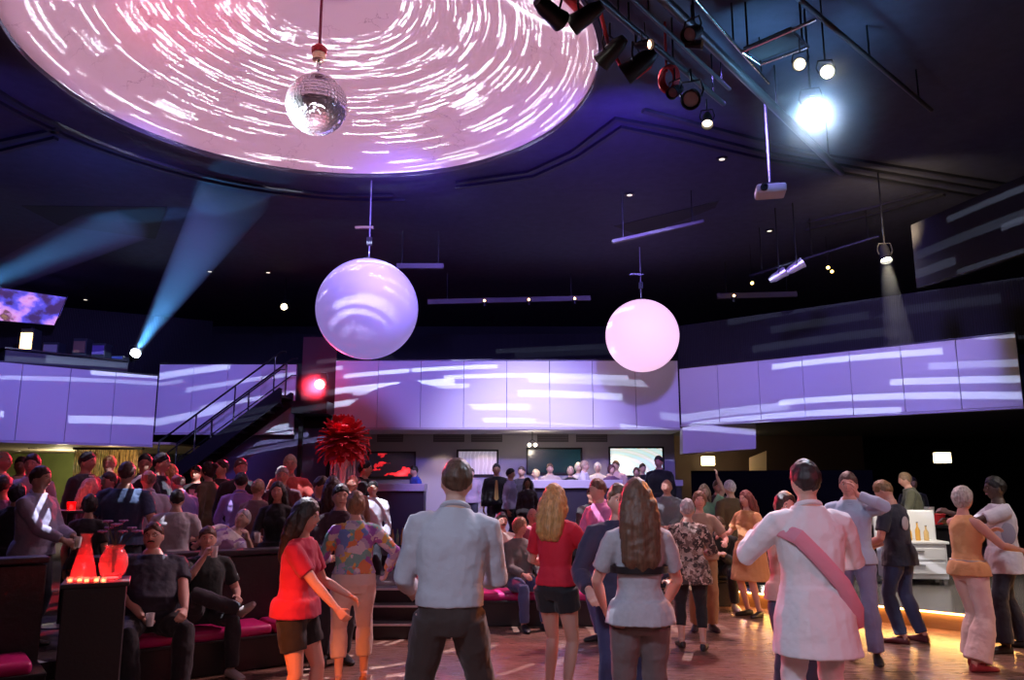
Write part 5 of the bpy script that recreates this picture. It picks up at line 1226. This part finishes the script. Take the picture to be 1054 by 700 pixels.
def cable(name, label, pts, r_, m):
    o = MB().tube(pts, r_, 8).build(name, m); tag(o, label, 'cable'); return o
M_redcable = mat('red_cable', (.60, .03, .03), .5)
cable('hanging_cable', 'red cable sagging from the rig next to the dome', [rig(u, v) - V((0, 0, dz)) for u, v, dz in ((616, -4, .1), (626, 35, .14), (640, 54, .2), (655, 62, .22), (668, 56, .16), (674, 50, .08))], .022, M_redcable)
co = MB(); rr0 = rig(686, 70)
for k_ in range(4):
    co.tube([rr0 + V((.09 * math.cos(t) + .02 * k_, .05 * math.sin(t) + .02 * k_, -.02 - .26 * (math.sin(t) * .5 + .5) + .02 * k_)) for t in (2 * math.pi * i / 18 for i in range(18))], .022, 7, close=True)
co.tube([rr0 + V((0, 0, -.05)), rr0 + V((0, 0, .6))], .015, 6)
tag(co.build('hanging_cable', M_redcable), 'coil of red cable hung from the lighting rig', 'cable')
# red banner tube between the two lit lamps
tag(MB().tube([rig(575, -12), rig(598, 12)], .05, 12).build('red_duct', mat('red_duct', (.65, .03, .04), .5)), 'short red tube between the two lit lamps at the dome rim', 'tube')
# ---- projector
PJ = at(793, 197, 10.6)
pj = empty('projector', PJ, 'white projector hanging on a pole from the dark ceiling', 'projector', rz=R(-12))
MB().box((0, 0, 0), (.40, .34, .13)).build('body', mat('white_plastic', (.55, .53, .55), .5), pj, False, .03)
MB().lathe([(.05, 0), (.05, .05), (.035, .05), (.03, .01)], c=(-.1, -.17, 0), n=16, M=Matrix.Rotation(R(90), 3, 'X')).build('lens', M_black, pj)
MB().box((0, 0, .08), (.22, .2, .03)).build('bracket', M_metal, pj, False); MB().tube([(0, 0, .09), (0, 0, CEIL - PJ.z)], .022, 10).build('hanger_pole', mat('dull_pipe'), pj)
# ---- track bars with little lamps far back
M_bar = mat('bar_paint', (.10, .085, .095), .5, .4)
def bar(u0, v0, u1, v1, Y, label, Y1=None, r_=.07, glow=()):
    a, b = at(u0, v0, Y), at(u1, v1, Y1 or Y)
    root = empty('light_bar', a, label, 'light bar', 'bars hung from the ceiling')
    d_ = b - a; L_ = V((d_.x, d_.y, 0)).length; rz_ = math.atan2(d_.y, d_.x)
    rot = Matrix.Rotation(rz_, 3, 'Z') @ Matrix.Rotation(-math.atan2(d_.z, L_), 3, 'Y')
    MB().box(d_ / 2, (d_.length, .10, r_ * 2), rot=rot).build('bar', M_bar, root, False, .01)
    for t in (.12, .88): MB().tube([d_ * t, d_ * t + V((0, 0, CEIL - (a + d_ * t).z))], .012, 6).build('hanger', M_metal, root)
    for t in glow:
        MB().lathe([(0, -.2), (.05, -.18), (.06, -.02), (0, 0)], c=d_ * t + V((0, -.05, .02)), n=12).build('spotlight', M_metal, root)
        MB().ell(d_ * t + V((0, -.1, -.02)), .035, 10, 8).build('lamp_bead', mat('amber_bead', (1, .6, .3), .3, emit=(1, .55, .22), estr=8), root)
bar(408, 274, 457, 274, 17.0, 'short pale bar behind the lavender globe', r_=.06)
bar(440, 311, 608, 307, 20.6, 'long bar with small amber lamps over the middle balcony', glow=(.35, .62, .9))
bar(738, 305, 820, 303, 19.5, 'bar lit orange and pink near the glowing globe', glow=(.2,))
bar(630, 249, 724, 228, 14.5, 'slanting bar under the black ceiling patch', r_=.035)
for u, v, Y, lab in ((802, 283, 15.5, 'silver lamp tilted on its side near the yellow-white lamp'), (820, 274, 15.2, 'second silver lamp tilted on its side near the yellow-white lamp')):
    p = at(u, v, Y); can(p, p + V((1, -.3, .6)), lab, size=1.0, mount=up(p), body=mat('silver_can', (.6, .58, .55), .35, .7), group='silver lamps')
for u, v, Y in ((774, 291, 18.0), (852, 275, 17.4), (856, 279, 18.0)):
    p = at(u, v, Y); can(p, p + V((-.2, -1, -.6)), 'tiny amber lamp on the rail along the black drapes', size=.4, col=(1, .6, .15), estr=14, mount=up(p), group='tiny amber lamps')
tk0, tk1 = at(772, 284, 16.9), at(905, 243, 15.4)
trk = empty('light_track', tk0, 'long black lamp track under the dark ceiling near the black drapes', 'track')
MB().tube([(0, 0, 0), tk1 - tk0], .035, 10).build('pipe', M_metal, trk)
for t in (.1, .5, .92):
    p = (tk1 - tk0) * t; MB().tube([p, p + V((0, 0, CEIL - (tk0 + p).z))], .012, 6).build('hanger', M_metal, trk)
# ceiling downlights
for u, v in ((743, 163), (648, 200), (792, 237), (1013, 257), (276, 280), (216, 279), (88, 308)):
    p = on(u, v, CEIL - .01) if v < 290 else at(u, v, 22)
    if p.y > 25: p = at(u, v, 21)
    root = empty('ceiling_spot', p if p.z < CEIL else V((p.x, p.y, CEIL - .01)), 'small recessed spot in the dark ceiling', 'light', 'recessed spots in the dark ceiling')
    MB().lathe([(.06, 0), (.10, 0), (.10, -.02), (.065, -.02)], n=16).build('ring', M_metal, root)
    MB().lathe([(0, -.005), (.06, -.005), (.05, -.02), (0, -.022)], n=14).build('lens', mat('dim_lens', (1, .85, .7), .3, emit=(1, .85, .7), estr=1.5 if v < 250 else 6), root)
    if p.z < CEIL - .1: MB().tube([(0, 0, 0), (0, 0, CEIL - p.z)], .01, 6).build('stem', M_metal, root)
# ---- control desk on the left balcony
dk0, dk1 = at(-10, 361, 17.9), at(118, 383, 19.9)
ck = empty('control_desk', dk0, 'long black control desk along the slanting left balcony', 'desk')
d_ = dk1 - dk0; d_.z = 0; rz_ = math.atan2(d_.y, d_.x); rot = Matrix.Rotation(rz_, 3, 'Z')
MB().box(d_ / 2 + V((0, .35, -.12)), (d_.length, .8, .34), rot=rot).build('cabinet', mat('desk_black', (.03, .04, .05), .5), ck, False, .02)
MB().box(d_ / 2 + V((0, .3, .07)), (d_.length, .9, .04), rot=rot).build('worktop', M_metal, ck, False)
for t in (.12, .22, .27, .42, .47, .62, .70): MB().ell(d_ * t + V((.02, -.09, -.10)), .022, 10, 8).build('indicator', mat('pale_led', (.7, .75, .9), .3, emit=(.7, .8, 1), estr=2.2), ck)
# big picture wall and machines on the balcony
vw = at(10, 334, 20.5)
vs = empty('video_screen', vw, 'tilted big screen with a violet and orange picture on the left balcony', 'screen')
c4 = [at(u, v, Y) - vw for u, v, Y in ((-14, 330, 19.6), (56, 336, 21.2), (69, 305, 21.2), (-14, 293, 19.6))]
MB().slab(c4, V((-.03, .08, 0))).build('picture', ramp_mat('club_picture', [(0, (.03, .015, .05)), (.40, (.06, .03, .14)), (.48, (.12, .10, .75)), (.58, (.75, .35, .75)), (.64, (.14, .05, .10)), (.72, (.55, .36, .12)), (.85, (.30, .18, .06))], 1.3, 'noise', .3, (1, 1, 1.4), 0, 'LINEAR', 'Object', 1.0), vs, False)
MB().tube(c4, .04, 6, close=True).build('frame', M_metal, vs); MB().tube([c4[1] * .5, c4[1] * .5 + V((0, .15, -vw.z + zb0 + .2))], .05, 8).build('stand', M_metal, vs)
mc = at(52, 352, 20.3)
for u, v, w_, lab, m_ in ((30, 342, .34, 'small lit box behind the control desk with orange glow', mat('orange_box', (1, .6, .25), .4, emit=(1, .6, .22), estr=5)), (54, 356, .4, 'flat grey mixer on the control desk', mat('grey_case', (.35, .34, .36), .5)), (84, 352, .34, 'brown machine on the control desk', mat('brown_case', (.22, .13, .09), .6)), (103, 357, .34, 'violet-lit case on the control desk', mat('violet_case', (.14, .10, .35), .5)), (122, 370, .30, 'blue-lit case at the end of the control desk', mat('blue_case', (.05, .08, .30), .5))):
    p = at(u, v, 20.2); r_ = empty('desk_machine', (p.x, 20.3, dk0.z + .10), lab, 'equipment', 'equipment on the control desk')
    hb = max(.12, p.z - dk0.z - .02); MB().box((0, 0, hb / 2 - .0), (w_, .35, hb)).build('case', mat('desk_black'), r_, False, .01)
    MB().box((0, -.19, hb * .62), (w_ * .86, .03, hb * .5)).build('front_panel', m_, r_, False, .006)
    for q in range(3): MB().lathe([(0, 0), (.02, 0), (.018, .03), (0, .03)], c=((q - 1) * w_ * .25, 0, hb), n=10).build('knob', M_metal, r_)
# ---- haze in the beams
def haze(name, label, p0, p1, r0, r1, dens, col=(1, 1, 1)):
    m = bpy.data.materials.new(name + '_air'); m.use_nodes = True; nt = m.node_tree
    nt.nodes.remove(nt.nodes['Principled BSDF'])
    vs_ = nd(nt, 'ShaderNodeVolumeScatter'); vs_.inputs['Density'].default_value = dens; vs_.inputs['Color'].default_value = (*col, 1); vs_.inputs['Anisotropy'].default_value = .0
    nt.links.new(vs_.outputs[0], nt.nodes['Material Output'].inputs['Volume'])
    d_ = V(p1) - V(p0)
    o = MB().tube([V((0, 0, 0)), d_], [r0, r1], 24).build('haze_and_glare', m)
    o.location = p0; tag(o, label, 'haze', kind='stuff'); return o
BE = on(246, 192, CEIL) ; 
h0 = SP_ + (BE - SP_).normalized() * .25
dB = (BE - h0); haze('beam_air', 'blue haze lit by the dazzling spot on the control balcony', h0, h0 + dB * .985, .10, .66, .22)
lamp('SPOT', h0, 5200, (.10, .42, 1), BE, .05, 10.5, .25, 'follow_beam')
B2 = on(140, 222, CEIL); S2 = at(-75, 318, 17.0)
d2 = B2 - S2; haze('beam_air', 'blue haze slanting in from beyond the edge of the room', S2 + d2 * .03, S2 + d2 * .985, .22, .52, .18)
lamp('SPOT', S2, 4200, (.10, .42, 1), B2, .1, 9, .25, 'follow_beam')
can(S2 - d2.normalized() * .2, B2, 'spot from which the slanting blue beam comes', col=(.75, .92, 1), estr=10, size=1.3, mount=-.35)
p = at(911, 264, 13.45); haze('beam_air', 'pale haze falling from the yellow-white lamp', p + V((0, 0, -.12)), p + V((.12, 0, -1.65)), .10, .26, .10)
lamp('SPOT', p, 260, (1, .96, .85), p + V((.12, 0, -2)), .05, 20, .4, 'haze_beam')

def glow(p, label, r_, dens, power, col):  # lens glare built as a ball of haze with an added point light
    m = bpy.data.materials.new('glow_air'); m.use_nodes = True; nt = m.node_tree; nt.nodes.remove(nt.nodes['Principled BSDF'])
    q = nd(nt, 'ShaderNodeVolumeScatter'); nt.links.new(q.outputs[0], nt.nodes['Material Output'].inputs['Volume'])
    tc = nd(nt, 'ShaderNodeTexCoord'); mp = nd(nt, 'ShaderNodeMapping'); mp.inputs['Scale'].default_value = (1 / r_,) * 3
    g = nd(nt, 'ShaderNodeTexGradient', gradient_type='SPHERICAL'); pw_ = nd(nt, 'ShaderNodeMath', operation='POWER'); pw_.inputs[1].default_value = 1.6
    ml = nd(nt, 'ShaderNodeMath', operation='MULTIPLY'); ml.inputs[1].default_value = dens
    nt.links.new(tc.outputs['Object'], mp.inputs[0]); nt.links.new(mp.outputs[0], g.inputs[0]); nt.links.new(g.outputs['Fac'], pw_.inputs[0]); nt.links.new(pw_.outputs[0], ml.inputs[0]); nt.links.new(ml.outputs[0], q.inputs['Density'])
    o = MB().ell((0, 0, 0), r_, 32, 20).build('haze_and_glare', m); o.location = p; tag(o, label, 'haze', kind='stuff')
    lamp('POINT', p, power, col, size=.03, name='glare_light')
glow(P1 + V((-.05, -.26, -.20)), 'lens glare around the dazzling blue-white lamp, built as a haze ball', .85, .5, 40, (.22, .5, 1))
glow(RP + V((0, -.45, -.05)), 'red glare built as haze around the lamp at the head of the stair', .6, .5, 7, (1, .04, .05))
# ================================================================== light
def gobo(loc, power, col, rot, elmin, elmax, rows, azc, dens0, dens1, base=0.0, duty=.55, name='mirror_light', zoom=1.0):  # added pattern lamp in place of the ball's own reflections
    "an unseen lamp by the mirror ball throwing its streaks: rows by elevation, dashes by azimuth"
    d = bpy.data.lights.new(name, 'POINT'); d.energy = power; d.color = col; d.shadow_soft_size = 0
    o = bpy.data.objects.new(name, d); COL.objects.link(o); o.location = loc; o.rotation_euler = rot
    d.use_nodes = True; nt = d.node_tree; em = nt.nodes['Emission']; L = nt.links.new
    tc = nd(nt, 'ShaderNodeTexCoord'); sp = nd(nt, 'ShaderNodeSeparateXYZ'); L(tc.outputs['Normal'], sp.inputs[0])
    def m(op, a, b=None, c=None):
        n = nd(nt, 'ShaderNodeMath', operation=op)
        for i, q in enumerate((a, b, c)):
            if q is None: continue
            if isinstance(q, (int, float)): n.inputs[i].default_value = q
            else: L(q, n.inputs[i])
        return n.outputs[0]
    el = m('ARCSINE', sp.outputs[2]); az = m('ARCTAN2', sp.outputs[1], sp.outputs[0])
    tot = None
    for k in range(2):
        r_ = m('ADD', m('MULTIPLY', el, rows * (1, .71)[k]), 37.3 * k); row = m('FLOOR', r_); rf = m('FRACT', r_)
        wn = nd(nt, 'ShaderNodeTexWhiteNoise', noise_dimensions='1D'); L(m('ADD', row, 100 + 17.7 * k), wn.inputs['W'])
        a_ = m('ADD', m('MULTIPLY', az, azc * (1, 1.27)[k]), m('MULTIPLY', wn.outputs[0], 50)); cell = m('FLOOR', a_); af = m('FRACT', a_)
        w2 = nd(nt, 'ShaderNodeTexWhiteNoise', noise_dimensions='2D'); cb = nd(nt, 'ShaderNodeCombineXYZ'); L(cell, cb.inputs[0]); L(row, cb.inputs[1]); L(cb.outputs[0], w2.inputs['Vector'])
        mr = nd(nt, 'ShaderNodeMapRange'); mr.inputs[1].default_value = elmin; mr.inputs[2].default_value = elmax; mr.inputs[3].default_value = dens0; mr.inputs[4].default_value = dens1; L(el, mr.inputs[0])
        on_ = m('LESS_THAN', w2.outputs[0], mr.outputs[0])
        sc_ = nd(nt, 'ShaderNodeSeparateColor'); L(w2.outputs['Color'], sc_.inputs[0])
        half = m('ADD', m('MULTIPLY', sc_.outputs[1], .22), .20)
        ln = m('LESS_THAN', m('ABSOLUTE', m('SUBTRACT', af, .5)), half)
        tk = m('LESS_THAN', m('ABSOLUTE', m('SUBTRACT', rf, .5)), duty / 2)
        br = m('ADD', m('MULTIPLY', sc_.outputs[2], .6), .4)
        v = m('MULTIPLY', m('MULTIPLY', m('MULTIPLY', on_, ln), tk), br)
        tot = v if tot is None else m('ADD', tot, v)
    msk = m('MULTIPLY', m('GREATER_THAN', el, elmin), m('LESS_THAN', el, elmax))
    d.energy = power * 8
    L(m('MULTIPLY', m('MULTIPLY', m('ADD', tot, base), msk), .125), em.inputs['Strength'])
    return o
gobo(BALL + V((0, .47, .16)), 1100, (.86, .93, 1), (0, 0, 0), R(2), R(60), 58, 2.1, .42, .30, duty=.40)                    # on the dome
gobo(BALL + V((0, .47, -.06)), 5600, (.62, .72, 1), (R(0), R(-4), 0), R(-20), R(-4), 44, 1.5, .68, .46, duty=.46)  # on the walls
gobo(BALL + V((0, .47, -.08)), 700, (.75, .78, 1), (0, 0, 0), R(-48), R(-20), 30, 1.5, .5, .5, duty=.5)      # added for the lavender globe
gobo(BALL + V((.05, -.47, -.1)), 5500, (.85, .85, 1), (0, 0, 0), R(-80), R(-22), 55, 3.0, .15, .13, duty=.5)      # on the dance floor
lamp('SPOT', (DC.x, DC.y - .2, 3.0), 720, (1, .54, .70), (DC.x, DC.y, CEIL), .15, 86, .12, 'dome_wash')  # unseen pink light added under the dome, no fixture built
lamp('SPOT', (DC.x - .4, DC.y - 1.0, 5.0), 260, (1, .08, .12), (DC.x - 1.9, DC.y + .2, CEIL + 1.0), .1, 40, 1, 'dome_wash')
lamp('SPOT', (-9.5, 11.6, 3.9), 42000, (.85, .93, 1), BALL, .1, 6.5, .3, 'pin_spot')
# violet wash on the balcony fronts
for x, to, pw in ((-6.5, (-10, 20, 3.8), 3500), (-1.5, (-3, 20, 3.9), 2900), (3.5, (2.5, 20, 3.9), 2900), (4.0, (8.0, 17.5, 3.9), 3700)):
    lamp('SPOT', (x * .7, 9.5, 6.9), pw, (.28, .21, 1), to, .3, 46, .9, 'violet_wash')
# blue and brown washes on the ceiling
lamp('SPOT', on(640, 165, 5.9), 420, (.15, .06, 1), on(640, 168, CEIL), .2, 105, 1, 'ceiling_wash')
lamp('SPOT', on(560, 195, 6.1), 60, (.18, .08, 1), on(555, 196, CEIL), .2, 110, 1, 'ceiling_wash')
lamp('SPOT', on(420, 215, 6.2), 170, (.14, .06, 1), on(415, 214, CEIL), .2, 110, 1, 'ceiling_wash')
lamp('SPOT', on(930, 240, 5.8), 170, (1, .75, .42), on(920, 228, CEIL), .2, 130, 1, 'ceiling_wash')
lamp('SPOT', P1 + V((0, .1, -.1)), 260, (.22, .62, 1), P1 + V((-.2, .6, 2)), .1, 130, 1, 'ceiling_wash')
lamp('SPOT', on(90, 235, 5.6), 120, (.12, .20, .9), on(100, 210, CEIL), .2, 130, 1, 'ceiling_wash')
lamp('SPOT', on(-20, 170, 5.6), 90, (.16, .12, .9), on(0, 150, CEIL), .2, 120, 1, 'ceiling_wash')
# washes on the guests
lamp('SPOT', (-2.4, -1.0, 6.0), 1050, (.62, .74, 1), (1.9, 5.4, 1.2), .4, 52, .9, 'front_wash')
lamp('SPOT', (1.0, -1.5, 3.6), 190, (1, .62, .68), (.3, 6.0, .6), .5, 70, .8, 'front_wash')
lamp('SPOT', (5.5, 1.5, 3.2), 290, (1, .10, .16), (2.6, 6.2, .4), .3, 60, .8, 'red_wash')
lamp('SPOT', (-2.6, 2.9, 2.4), 800, (1, .19, .02), (-1.45, 5.65, .3), .15, 30, .8, 'orange_wash')
lamp('SPOT', (-8.5, 11.0, 6.5), 500, (.30, .26, 1), (-4.0, 8.0, 1.2), .3, 55, .8, 'blue_wash')
lamp('SPOT', (3.0, 12.0, 6.8), 2600, (1, .60, .66), (.8, 7.8, 0), .4, 75, .9, 'floor_wash')
lamp('SPOT', (.6, 14.0, 6.8), 3200, (.70, .62, 1), (.3, 20.5, 1.6), .4, 50, .9, 'bar_wash')
lamp('SPOT', (8.0, 6.0, 6.0), 600, (1, .85, .78), (5.0, 9.5, .6), .3, 60, .9, 'stage_wash')
lamp('SPOT', (3.6, 7.6, 3.4), 800, (1, .24, .03), (.75, 4.9, .95), .15, 26, .8, 'orange_wash')
w = bpy.data.worlds.new('dim_room'); scene.world = w; w.use_nodes = True
w.node_tree.nodes['Background'].inputs[0].default_value = (.35, .28, .6, 1); w.node_tree.nodes['Background'].inputs[1].default_value = .004
finish_people()
# ================================================================== camera
cd = bpy.data.cameras.new('camera'); cam = bpy.data.objects.new('camera', cd); COL.objects.link(cam)
cam.location = (0, 0, EYE); cam.rotation_euler = (R(90) + PITCH, 0, 0)
cd.sensor_width = 36; cd.lens = 36 * FPX / 1054; cd.clip_end = 200
scene.camera = cam
scene.cycles.caustics_reflective = False; scene.cycles.caustics_refractive = False
vs = scene.view_settings
vs.view_transform = 'Standard'; vs.look = 'None'; vs.exposure = 0; vs.gamma = 1; vs.use_curve_mapping = False
